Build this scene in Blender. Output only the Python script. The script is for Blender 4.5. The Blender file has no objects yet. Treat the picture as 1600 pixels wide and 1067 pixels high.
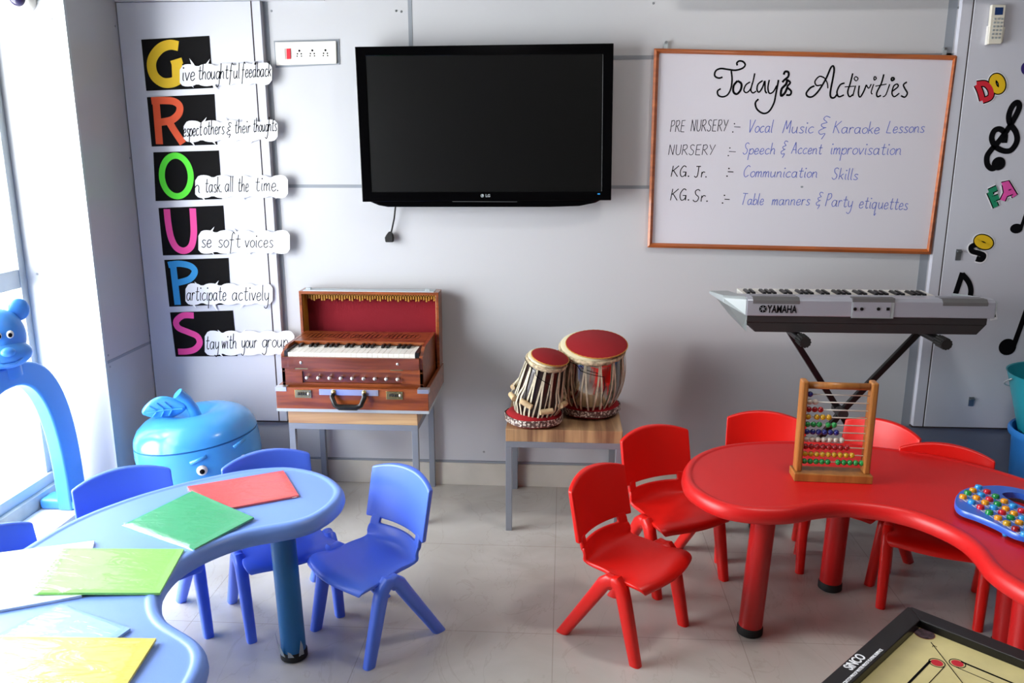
import bpy, bmesh, random
from math import *
from mathutils import Vector, Matrix
from mathutils.geometry import tessellate_polygon
random.seed(7)
S = bpy.context.scene
COL = S.collection

# ------------------------------------------------------------------ camera, light, exposure
FPX, PITCH, YAW, CAM_H, CAM_D = 1291.0, radians(13.25), radians(3.6), 1.535, 3.59
CAM = Vector((0, -CAM_D, CAM_H))
FW = Vector((-sin(YAW) * cos(PITCH), cos(YAW) * cos(PITCH), -sin(PITCH)))
RT = Vector((cos(YAW), sin(YAW), 0))
UP = RT.cross(FW)
cam = bpy.data.cameras.new('camera')
cam.sensor_width = 36; cam.lens = FPX / 1600 * 36; cam.clip_start = .02
camo = bpy.data.objects.new('camera', cam); COL.objects.link(camo)
camo.location = CAM; camo.rotation_euler = (pi / 2 - PITCH, 0, YAW)
S.camera = camo
S.view_settings.view_transform = 'Standard'; S.view_settings.look = 'None'
S.view_settings.gamma = 1; S.view_settings.exposure = 0.18

wd = bpy.data.worlds.new('sky'); S.world = wd; wd.use_nodes = True
wd.node_tree.nodes['Background'].inputs[0].default_value = (.93, .97, 1, 1)
wd.node_tree.nodes['Background'].inputs[1].default_value = 7.0

def area(name, loc, rot, sx, sy, power, col=(1, 1, 1), spread=pi):
    l = bpy.data.lights.new(name, 'AREA'); l.shape = 'RECTANGLE'; l.size = sx; l.size_y = sy
    l.energy = power; l.color = col; l.spread = spread
    o = bpy.data.objects.new(name, l); COL.objects.link(o); o.location = loc; o.rotation_euler = rot
    return o
area('window_daylight', (-2.75, -1.6, 1.2), (0, -pi / 2, 0), 1.9, 2.1, 150, (.95, .98, 1))
area('ceiling_lamp', (.9, -1.5, 2.68), (0, 0, 0), .25, .25, 14, (1, .96, .92))
area('ceiling_lamp_rear', (-.6, -4.6, 2.68), (0, 0, 0), .6, .6, 4, (1, .97, .94))  # added fill light behind the camera, no known fixture there

# ------------------------------------------------------------------ a photo point on a real plane of the room
def ray(u, v): return FW + RT * ((u - 800) / FPX) - UP * ((v - 533.5) / FPX)
def W(u, v, y=0.0):                       # on a plane parallel to the back wall
    d = ray(u, v); return CAM + d * ((y - CAM.y) / d.y)
def F(u, v, z=0.0):                       # on a level plane
    d = ray(u, v); return CAM + d * ((z - CAM.z) / d.z)
def Xp(u, v, x):                          # on a plane parallel to the window wall
    d = ray(u, v); return CAM + d * ((x - CAM.x) / d.x)

# ------------------------------------------------------------------ materials
def lin(c):
    f = lambda t: t / 12.92 if t <= .04045 else ((t + .055) / 1.055) ** 2.4
    return (f(c[0] / 255), f(c[1] / 255), f(c[2] / 255), 1)
def mat(name, rgb, rough=.5, metal=0.0, bump=0.0, bscale=200, coat=0.0, var=0.0, vscale=6, alpha=1, spec=.5):
    m = bpy.data.materials.new(name); m.use_nodes = True
    nt = m.node_tree; b = nt.nodes['Principled BSDF']
    b.inputs['Base Color'].default_value = lin(rgb); b.inputs['Roughness'].default_value = rough
    b.inputs['Metallic'].default_value = metal; b.inputs['Coat Weight'].default_value = coat
    b.inputs['Coat Roughness'].default_value = .12; b.inputs['Alpha'].default_value = alpha
    b.inputs['Specular IOR Level'].default_value = spec
    tc = nt.nodes.new('ShaderNodeTexCoord')
    if bump:
        n = nt.nodes.new('ShaderNodeTexNoise'); n.inputs['Scale'].default_value = bscale; n.inputs['Detail'].default_value = 3
        nt.links.new(tc.outputs['Object'], n.inputs['Vector'])
        bp = nt.nodes.new('ShaderNodeBump'); bp.inputs['Strength'].default_value = bump; bp.inputs['Distance'].default_value = .002
        nt.links.new(n.outputs['Fac'], bp.inputs['Height']); nt.links.new(bp.outputs[0], b.inputs['Normal'])
    if var:
        n = nt.nodes.new('ShaderNodeTexNoise'); n.inputs['Scale'].default_value = vscale; n.inputs['Detail'].default_value = 5
        nt.links.new(tc.outputs['Object'], n.inputs['Vector'])
        r = nt.nodes.new('ShaderNodeValToRGB')
        r.color_ramp.elements[0].position = .3; r.color_ramp.elements[1].position = .7
        r.color_ramp.elements[0].color = lin([max(0, c * (1 - var)) for c in rgb]); r.color_ramp.elements[1].color = lin([min(255, c * (1 + var * .6)) for c in rgb])
        nt.links.new(n.outputs['Fac'], r.inputs[0]); nt.links.new(r.outputs[0], b.inputs['Base Color'])
    return m
def wood(name, dark, light, scale=(2, 26, 26), rough=.4, coat=.3, detail=6):
    m = mat(name, light, rough, coat=coat); nt = m.node_tree; b = nt.nodes['Principled BSDF']
    tc = nt.nodes.new('ShaderNodeTexCoord'); mp = nt.nodes.new('ShaderNodeMapping'); mp.inputs['Scale'].default_value = scale
    nt.links.new(tc.outputs['Object'], mp.inputs[0])
    n = nt.nodes.new('ShaderNodeTexNoise'); n.inputs['Scale'].default_value = 1; n.inputs['Detail'].default_value = detail; n.inputs['Distortion'].default_value = .6
    nt.links.new(mp.outputs[0], n.inputs['Vector'])
    r = nt.nodes.new('ShaderNodeValToRGB'); r.color_ramp.elements[0].position = .35; r.color_ramp.elements[1].position = .65
    r.color_ramp.elements[0].color = lin(dark); r.color_ramp.elements[1].color = lin(light)
    nt.links.new(n.outputs['Fac'], r.inputs[0]); nt.links.new(r.outputs[0], b.inputs['Base Color'])
    return m

M = {}
M['wall'] = mat('wall_panel_grey', (196, 197, 201), .38, bump=.05, bscale=30)
M['column'] = mat('column_panel', (178, 180, 184), .3)
M['whitepanel'] = mat('white_laminate', (206, 208, 219), .3)
M['seam'] = mat('grey_sealant', (140, 146, 154), .6)
M['darkseam'] = mat('dark_gap', (60, 52, 52), .8)  # panel joints, also the shadow lines painted under the panels
M['kick'] = mat('slate_laminate', (118, 126, 146), .45)  # blue-grey lower wall, deepened for the shade under the panel
M['farwall'] = mat('far_wall_paint', (84, 78, 76), .85)  # unseen walls, tone darkened to cut bounce light
M['ceiling'] = mat('ceiling_white', (140, 137, 134), .9)  # unseen ceiling, greyed down to lower the fill
M['plaster'] = mat('plaster', (205, 200, 196), .85)
M['skirt'] = mat('skirting_tile', (205, 200, 188), .35, var=.07, vscale=4)
M['alu'] = mat('aluminium', (186, 194, 198), .42, .35)
M['kerb'] = mat('kerb_concrete', (178, 184, 176), .7, var=.1, vscale=9)
M['marble'] = mat('white_marble', (236, 234, 230), .3)
M['outside'] = mat('outside_ground', (230, 228, 222), .9)
M['redp'] = mat('red_plastic', (226, 22, 14), .36, bump=.05, bscale=350)
M['redtable'] = mat('red_table_plastic', (214, 24, 24), .4, bump=.12, bscale=420)
M['redleg'] = mat('red_table_leg', (178, 10, 12), .35)
M['bluep'] = mat('blue_plastic', (86, 124, 240), .36, bump=.05, bscale=350)
M['bluetable'] = mat('blue_table_plastic', (122, 160, 240), .36, bump=.1, bscale=420)
M['blueleg'] = mat('teal_blue_leg', (22, 102, 158), .4)
M['sky'] = mat('sky_blue_plastic', (74, 164, 236), .25, coat=.3)
M['bear'] = mat('bear_blue_plastic', (74, 150, 234), .35)
M['binblue'] = mat('bin_blue_plastic', (40, 128, 214), .35)
M['teal'] = mat('teal_plastic', (34, 160, 178), .35)
M['black'] = mat('black_plastic', (14, 14, 15), .35)
M['rubber'] = mat('black_rubber', (18, 18, 18), .7)
M['glossblack'] = mat('gloss_black', (4, 4, 5), .12, spec=.35)
M['screen'] = mat('tv_screen', (7, 7, 7), .35, spec=.3)
M['steel'] = mat('brushed_steel', (150, 154, 158), .35, .85)
M['greysteel'] = mat('grey_painted_steel', (142, 148, 158), .4, .4)
M['chrome'] = mat('chrome', (225, 228, 232), .28, .85)
M['brass'] = mat('brass', (206, 186, 120), .25, 1)
M['white'] = mat('white_plastic', (232, 230, 222), .35)
M['ivory'] = mat('ivory_plastic', (228, 224, 210), .4)
M['paper'] = mat('white_paper', (240, 241, 246), .8)
M['blackpaper'] = mat('black_card', (20, 19, 20), .9, bump=.2, bscale=500, spec=.15)
M['ink'] = mat('black_ink', (16, 16, 19), .95, spec=.05)
M['blueink'] = mat('blue_marker', (104, 118, 196), .9, spec=.1)
M['greyink'] = mat('grey_marker', (48, 48, 58), .9, spec=.1)
M['board'] = mat('whiteboard_surface', (216, 213, 222), .22)
M['boardframe'] = wood('orange_wood', (150, 74, 26), (186, 98, 38), (3, 3, 40))
M['harm'] = wood('harmonium_wood', (108, 50, 24), (158, 82, 38), (4, 30, 40), .3, .5)
M['harmdark'] = wood('harmonium_dark_wood', (92, 42, 24), (128, 64, 38), (4, 30, 40), .3, .5)
M['velvet'] = mat('red_velvet', (128, 12, 30), .95, bump=.4, bscale=300)
M['gold'] = mat('gold_trim', (190, 136, 44), .6, bump=.6, bscale=160)
M['bench'] = wood('bench_laminate', (126, 90, 66), (190, 152, 110), (30, 1.6, 1.6), .4, .2)
M['bench2'] = wood('bench_laminate_lengthwise', (150, 104, 78), (204, 168, 124), (1.2, 14, 22), .4, .2)
M['benchedge'] = wood('bench_edge', (150, 108, 78), (206, 172, 130), (2, 20, 30), .4, .2)
M['drumwood'] = mat('dark_drum_wood', (38, 22, 18), .3, coat=.3)
M['strap'] = mat('hide_strap', (214, 204, 178), .7, var=.12, vscale=40)
M['hoop'] = mat('braided_hide', (190, 172, 142), .8, bump=1, bscale=70, var=.3, vscale=70)
M['hide'] = mat('drum_skin', (222, 214, 180), .6)
M['peg'] = mat('pale_wood_peg', (198, 170, 130), .6, var=.15, vscale=30)
M['redfelt'] = mat('red_felt', (146, 5, 18), .95, bump=.3, bscale=300)
M['mirror'] = mat('polished_steel', (190, 186, 178), .13, 1)
M['abacus'] = wood('abacus_wood', (150, 92, 40), (184, 122, 58), (30, 30, 5), .4, .3)
M['silver'] = mat('silver_plastic', (176, 178, 190), .3, .35)
M['silverend'] = mat('pale_grey_plastic', (160, 168, 170), .4, .1)
M['undercut'] = mat('grey_plastic', (112, 118, 118), .5)
M['charcoal'] = mat('charcoal_plastic', (44, 41, 42), .5)
M['grill'] = mat('speaker_grill', (96, 95, 96), .6, bump=1, bscale=900)
M['playfield'] = mat('carrom_ply', (226, 212, 150), .3, var=.05, vscale=10, coat=.2)
def film_material():
    m = bpy.data.materials.new('clear_film'); m.use_nodes = True; nt = m.node_tree; nt.nodes.clear(); L = nt.links.new
    o = nt.nodes.new('ShaderNodeOutputMaterial'); t = nt.nodes.new('ShaderNodeBsdfTransparent'); g = nt.nodes.new('ShaderNodeBsdfGlossy'); x = nt.nodes.new('ShaderNodeMixShader')
    g.inputs['Roughness'].default_value = .09; g.inputs['Color'].default_value = (1, 1, 1, 1)
    tc = nt.nodes.new('ShaderNodeTexCoord'); mp = nt.nodes.new('ShaderNodeMapping'); mp.inputs['Scale'].default_value = (9, 26, 9); mp.inputs['Rotation'].default_value = (0, 0, .7)
    n = nt.nodes.new('ShaderNodeTexNoise'); n.inputs['Scale'].default_value = 1; n.inputs['Detail'].default_value = 3; n.inputs['Distortion'].default_value = 1.2
    b = nt.nodes.new('ShaderNodeBump'); b.inputs['Strength'].default_value = .4; b.inputs['Distance'].default_value = .012
    x.inputs[0].default_value = .085
    L(tc.outputs['Object'], mp.inputs[0]); L(mp.outputs[0], n.inputs['Vector']); L(n.outputs['Fac'], b.inputs['Height']); L(b.outputs[0], g.inputs['Normal'])
    L(t.outputs[0], x.inputs[1]); L(g.outputs[0], x.inputs[2]); L(x.outputs[0], o.inputs[0])
    return m
M['sleeve'] = film_material()
for k, c in dict(yellow=(232, 190, 22), orange=(232, 86, 42), lime=(92, 240, 54), pink=(250, 76, 164), cyan=(42, 150, 214), red=(206, 30, 50), green=(22, 138, 100), hot=(228, 84, 172), purple=(46, 28, 110)).items():
    M['p_' + k] = mat('card_' + k, c, .7)
for k, c in dict(navy=(28, 36, 120), cream=(206, 196, 184), red=(150, 14, 22), yellow=(206, 160, 30), green=(26, 146, 70), sky=(52, 160, 232), orange=(240, 156, 24), scarlet=(214, 34, 48)).items():
    M['b_' + k] = mat('bead_' + k, c, .25, coat=.3)
for k, c in dict(red=(238, 92, 92), green=(74, 172, 124), lime=(150, 232, 112), pale=(220, 236, 246), blue=(140, 184, 232), yellow=(232, 214, 96)).items():
    M['f_' + k] = mat('sheets_' + k, c, .45, var=.03, vscale=12)

def tile_material():
    m = mat('floor_tile', (186, 180, 172), .22); nt = m.node_tree; b = nt.nodes['Principled BSDF']; L = nt.links.new
    tc = nt.nodes.new('ShaderNodeTexCoord')
    mp = nt.nodes.new('ShaderNodeMapping'); mp.inputs['Location'].default_value = (.617, .6, 0)
    L(tc.outputs['Object'], mp.inputs[0])
    br = nt.nodes.new('ShaderNodeTexBrick'); br.offset = 0; br.inputs['Scale'].default_value = 1
    br.inputs['Brick Width'].default_value = .6; br.inputs['Row Height'].default_value = .6
    br.inputs['Mortar Size'].default_value = .0016; br.inputs['Mortar Smooth'].default_value = .3
    br.inputs['Color1'].default_value = (1, 1, 1, 1); br.inputs['Color2'].default_value = (.97, .97, .97, 1); br.inputs['Mortar'].default_value = (.72, .70, .67, 1)
    L(mp.outputs[0], br.inputs['Vector'])
    n = nt.nodes.new('ShaderNodeTexNoise'); n.inputs['Scale'].default_value = 2.2; n.inputs['Detail'].default_value = 8; n.inputs['Distortion'].default_value = 1.6
    L(tc.outputs['Object'], n.inputs['Vector'])
    r = nt.nodes.new('ShaderNodeValToRGB')
    r.color_ramp.elements[0].position = .3; r.color_ramp.elements[0].color = lin((178, 173, 165))
    r.color_ramp.elements[1].position = .7; r.color_ramp.elements[1].color = lin((194, 191, 185))
    L(n.outputs['Fac'], r.inputs[0])
    n2 = nt.nodes.new('ShaderNodeTexNoise'); n2.inputs['Scale'].default_value = 1.7; n2.inputs['Detail'].default_value = 6; n2.inputs['Distortion'].default_value = 2.2
    mp2 = nt.nodes.new('ShaderNodeMapping'); mp2.inputs['Scale'].default_value = (2.4, 1, 1); mp2.inputs['Rotation'].default_value = (0, 0, .5)
    L(tc.outputs['Object'], mp2.inputs[0]); L(mp2.outputs[0], n2.inputs['Vector'])
    v = nt.nodes.new('ShaderNodeValToRGB'); e = v.color_ramp.elements
    e[0].position = .488; e[0].color = (1, 1, 1, 1); e[1].position = .512; e[1].color = (1, 1, 1, 1)
    k = e.new(.5); k.color = (.91, .89, .87, 1)
    L(n2.outputs['Fac'], v.inputs[0])
    def mul(a, c):
        x = nt.nodes.new('ShaderNodeMixRGB'); x.blend_type = 'MULTIPLY'; x.inputs[0].default_value = 1
        L(a, x.inputs[1]); L(c, x.inputs[2]); return x.outputs[0]
    L(mul(mul(r.outputs[0], v.outputs[0]), br.outputs['Color']), b.inputs['Base Color'])
    return m
M['tile'] = tile_material()
def glass_material():
    m = bpy.data.materials.new('window_glass'); m.use_nodes = True; nt = m.node_tree; nt.nodes.clear()
    o = nt.nodes.new('ShaderNodeOutputMaterial'); t = nt.nodes.new('ShaderNodeBsdfTransparent'); g = nt.nodes.new('ShaderNodeBsdfGlossy')
    g.inputs['Roughness'].default_value = .02; x = nt.nodes.new('ShaderNodeMixShader'); x.inputs[0].default_value = .06
    nt.links.new(t.outputs[0], x.inputs[1]); nt.links.new(g.outputs[0], x.inputs[2]); nt.links.new(x.outputs[0], o.inputs[0])
    return m
M['glass'] = glass_material()
def brick_material():
    m = mat('outside_brick', (200, 170, 140), .8); nt = m.node_tree
    br = nt.nodes.new('ShaderNodeTexBrick'); br.inputs['Scale'].default_value = 3
    br.inputs['Color1'].default_value = lin((214, 178, 146)); br.inputs['Color2'].default_value = lin((196, 160, 128)); br.inputs['Mortar'].default_value = lin((220, 205, 190))
    tc = nt.nodes.new('ShaderNodeTexCoord'); mp = nt.nodes.new('ShaderNodeMapping'); mp.inputs['Rotation'].default_value = (pi / 2, 0, 0)
    nt.links.new(tc.outputs['Object'], mp.inputs[0]); nt.links.new(mp.outputs[0], br.inputs['Vector'])
    nt.links.new(br.outputs['Color'], nt.nodes['Principled BSDF'].inputs['Base Color']); return m
M['brick'] = brick_material()

# ------------------------------------------------------------------ mesh builder
class MB:
    def __init__(s): s.b = bmesh.new(); s.M = Matrix()
    def v(s, p): return s.b.verts.new(s.M @ Vector(p))
    def f(s, vs):
        try: return s.b.faces.new(vs)
        except ValueError: return None
    def box(s, a, c):
        x0, x1 = sorted((a[0], c[0])); y0, y1 = sorted((a[1], c[1])); z0, z1 = sorted((a[2], c[2]))
        p = [s.v((x, y, z)) for x in (x0, x1) for y in (y0, y1) for z in (z0, z1)]
        for q in ((0, 1, 3, 2), (4, 6, 7, 5), (0, 4, 5, 1), (2, 3, 7, 6), (0, 2, 6, 4), (1, 5, 7, 3)): s.f([p[i] for i in q])
        return s
    def hexa(s, p):                       # 8 points: bottom 4 then top 4, same order
        p = [s.v(q) for q in p]
        for q in ((3, 2, 1, 0), (4, 5, 6, 7), (0, 1, 5, 4), (1, 2, 6, 5), (2, 3, 7, 6), (3, 0, 4, 7)): s.f([p[i] for i in q])
        return s
    def rings(s, rs, cap=True, closed=True):
        vs = [[s.v(p) for p in r] for r in rs]; n = len(vs[0])
        for a, c in zip(vs, vs[1:]):
            for i in range(n if closed else n - 1): s.f([a[i], a[(i + 1) % n], c[(i + 1) % n], c[i]])
        if cap: s.f(vs[0][::-1]); s.f(vs[-1])
        return s
    def lathe(s, prof, seg=32, c=(0, 0, 0), cap=True):
        return s.rings([[(c[0] + r * cos(2 * pi * i / seg), c[1] + r * sin(2 * pi * i / seg), c[2] + z) for i in range(seg)] for r, z in prof], cap)
    def tube(s, pts, r, seg=12, cap=True, sy=1.0, up=None):
        pts = [Vector(p) for p in pts]; n = len(pts); rr = r if isinstance(r, (list, tuple)) else [r] * n
        rs = []; u = None
        for i, p in enumerate(pts):
            t = (pts[min(i + 1, n - 1)] - pts[max(i - 1, 0)]).normalized()
            if u is None:
                u = Vector(up) if up else (Vector((0, 0, 1)) if abs(t.z) < .9 else Vector((0, 1, 0)))
            u = (u - t * u.dot(t)).normalized(); w = t.cross(u)
            rs.append([p + (u * cos(2 * pi * k / seg) + w * sin(2 * pi * k / seg) * sy) * rr[i] for k in range(seg)])
        return s.rings(rs, cap)
    def cyl(s, a, c, r, seg=20): return s.tube([a, c], r, seg)
    def ball(s, c, r, seg=16, rg=10, sc=(1, 1, 1), rot=None):
        rs = []
        for j in range(rg + 1):
            t = pi * (j + (.08 if j == 0 else (-.08 if j == rg else 0))) / rg
            ring = []
            for i in range(seg):
                q = Vector((sin(t) * cos(2 * pi * i / seg) * sc[0], sin(t) * sin(2 * pi * i / seg) * sc[1], -cos(t) * sc[2])) * r
                if rot: q = rot @ q
                ring.append(Vector(c) + q)
            rs.append(ring)
        return s.rings(rs)
    def poly(s, pts, off):                # solid plate: outline points, extruded along off
        off = Vector(off); pts = [Vector(p) for p in pts]; n = len(pts)
        a = [s.v(p) for p in pts]; c = [s.v(p + off) for p in pts]
        for t in tessellate_polygon([pts]):
            s.f([c[i] for i in t]); s.f([a[i] for i in reversed(t)])
        for i in range(n): s.f([a[i], a[(i + 1) % n], c[(i + 1) % n], c[i]])
        return s
    def ribbon(s, pts, hw, off, closed=False, nrm=None):   # flat stroke of half width hw on a plane; off = thickness vector
        pts = [Vector(p) for p in pts]; off = Vector(off); N = (nrm or off).normalized(); n = len(pts)
        if n < 2: return s
        hws = hw if isinstance(hw, (list, tuple)) else [hw] * n
        L, R = [], []
        for i in range(n):
            if closed: a, c = pts[i - 1], pts[(i + 1) % n]
            else: a, c = pts[max(i - 1, 0)], pts[min(i + 1, n - 1)]
            t = c - a
            if t.length < 1e-9: t = Vector((1, 0, 0))
            w = N.cross(t.normalized()) * hws[i]
            L.append(pts[i] + w); R.append(pts[i] - w)
        vl = [s.v(p + off) for p in L]; vr = [s.v(p + off) for p in R]; bl = [s.v(p) for p in L]; br = [s.v(p) for p in R]
        for i in range(n if closed else n - 1):
            j = (i + 1) % n
            s.f([vl[i], vr[i], vr[j], vl[j]]); s.f([bl[i], vl[i], vl[j], bl[j]]); s.f([vr[i], br[i], br[j], vr[j]])
        if not closed:
            s.f([vl[0], bl[0], br[0], vr[0]]); s.f([vl[-1], vr[-1], br[-1], bl[-1]])
        return s
    def grid(s, P):
        vs = [[s.v(p) for p in r] for r in P]
        for a, c in zip(vs, vs[1:]):
            for i in range(len(a) - 1): s.f([a[i], a[i + 1], c[i + 1], c[i]])
        return vs
    def build(s, name, m, parent=None, local=False, bevel=0, smooth=False, subsurf=0, solid=0, seg=2):
        if parent is not None and not local:
            w = Vector(); p = parent
            while p: w += p.location; p = p.parent
            bmesh.ops.translate(s.b, verts=s.b.verts, vec=-w)
        bmesh.ops.recalc_face_normals(s.b, faces=s.b.faces)
        me = bpy.data.meshes.new(name); s.b.to_mesh(me); s.b.free()
        me.materials.append(m if not isinstance(m, str) else M[m])
        o = bpy.data.objects.new(name, me); COL.objects.link(o)
        if parent is not None: o.parent = parent
        if smooth:
            for p in me.polygons: p.use_smooth = True
            if smooth == 'auto': me.set_sharp_from_angle(angle=radians(40))
        if solid:
            d = o.modifiers.new('solid', 'SOLIDIFY'); d.thickness = solid; d.offset = 0
        if bevel:
            d = o.modifiers.new('bevel', 'BEVEL'); d.width = bevel; d.segments = seg; d.limit_method = 'ANGLE'; d.angle_limit = radians(40)
        if subsurf:
            d = o.modifiers.new('sub', 'SUBSURF'); d.levels = subsurf; d.render_levels = subsurf
        return o
def thing(name, label, cat, loc=(0, 0, 0), rz=0, group=None):
    o = bpy.data.objects.new(name, None); COL.objects.link(o); o.empty_display_size = .1
    o.location = loc; o.rotation_euler = (0, 0, rz); o['label'] = label; o['category'] = cat
    if group: o['group'] = group
    return o
def tag(o, label, cat, group=None):
    o['label'] = label; o['category'] = cat
    if group: o['group'] = group
    return o
def struct(o, kind='structure'): o['kind'] = kind; return o
def dup(root, loc, rz, label):
    r = root.copy(); COL.objects.link(r); r.location = loc; r.rotation_euler = (0, 0, rz); r['label'] = label
    for ch in list(root.children):
        c = ch.copy(); COL.objects.link(c); c.parent = r
        for g in ch.children:
            d = g.copy(); COL.objects.link(d); d.parent = c
    return r
def smooth_path(pts, k=4, closed=False):
    pts = [Vector((*p, 0)) if len(p) == 2 else Vector(p) for p in pts]; n = len(pts)
    if n < 3: return pts
    out = []
    for i in range(n if closed else n - 1):
        g = (lambda j: pts[j % n]) if closed else (lambda j: pts[max(0, min(n - 1, j))])
        a, c, d, e = g(i - 1), g(i), g(i + 1), g(i + 2)
        for j in range(k):
            t = j / k
            out.append(.5 * ((2 * c) + (d - a) * t + (2 * a - 5 * c + 4 * d - e) * t * t + (3 * c - a - 3 * d + e) * t ** 3))
    if not closed: out.append(pts[-1])
    return out
FRONT = Vector((0, -1, 0))
def px(pts, y, k=4, closed=False): return [W(p[0], p[1], y) for p in smooth_path(pts, k, closed)]
def crop(pts, x0, y0, s): return [(x0 + p[0] * s, y0 + p[1] * s) for p in pts]

def text_mesh(name, body, size, m, parent, Mx, extrude=.0004, bold=0.0):
    c = bpy.data.curves.new(name, 'FONT'); c.body = body; c.size = size; c.extrude = extrude; c.align_x = 'CENTER'; c.align_y = 'CENTER'; c.offset = bold
    t = bpy.data.objects.new(name + '_curve', c); COL.objects.link(t)
    me = bpy.data.meshes.new_from_object(t); bpy.data.objects.remove(t); bpy.data.curves.remove(c)
    w = Vector(); p = parent
    while p: w += p.location; p = p.parent
    me.transform(Matrix.Translation(-w) @ Mx); me.materials.clear(); me.materials.append(M[m])
    o = bpy.data.objects.new(name, me); COL.objects.link(o); o.parent = parent
    return o
WALLROT = Matrix.Rotation(pi / 2, 4, 'X')            # text reading on a wall that faces the camera

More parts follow.
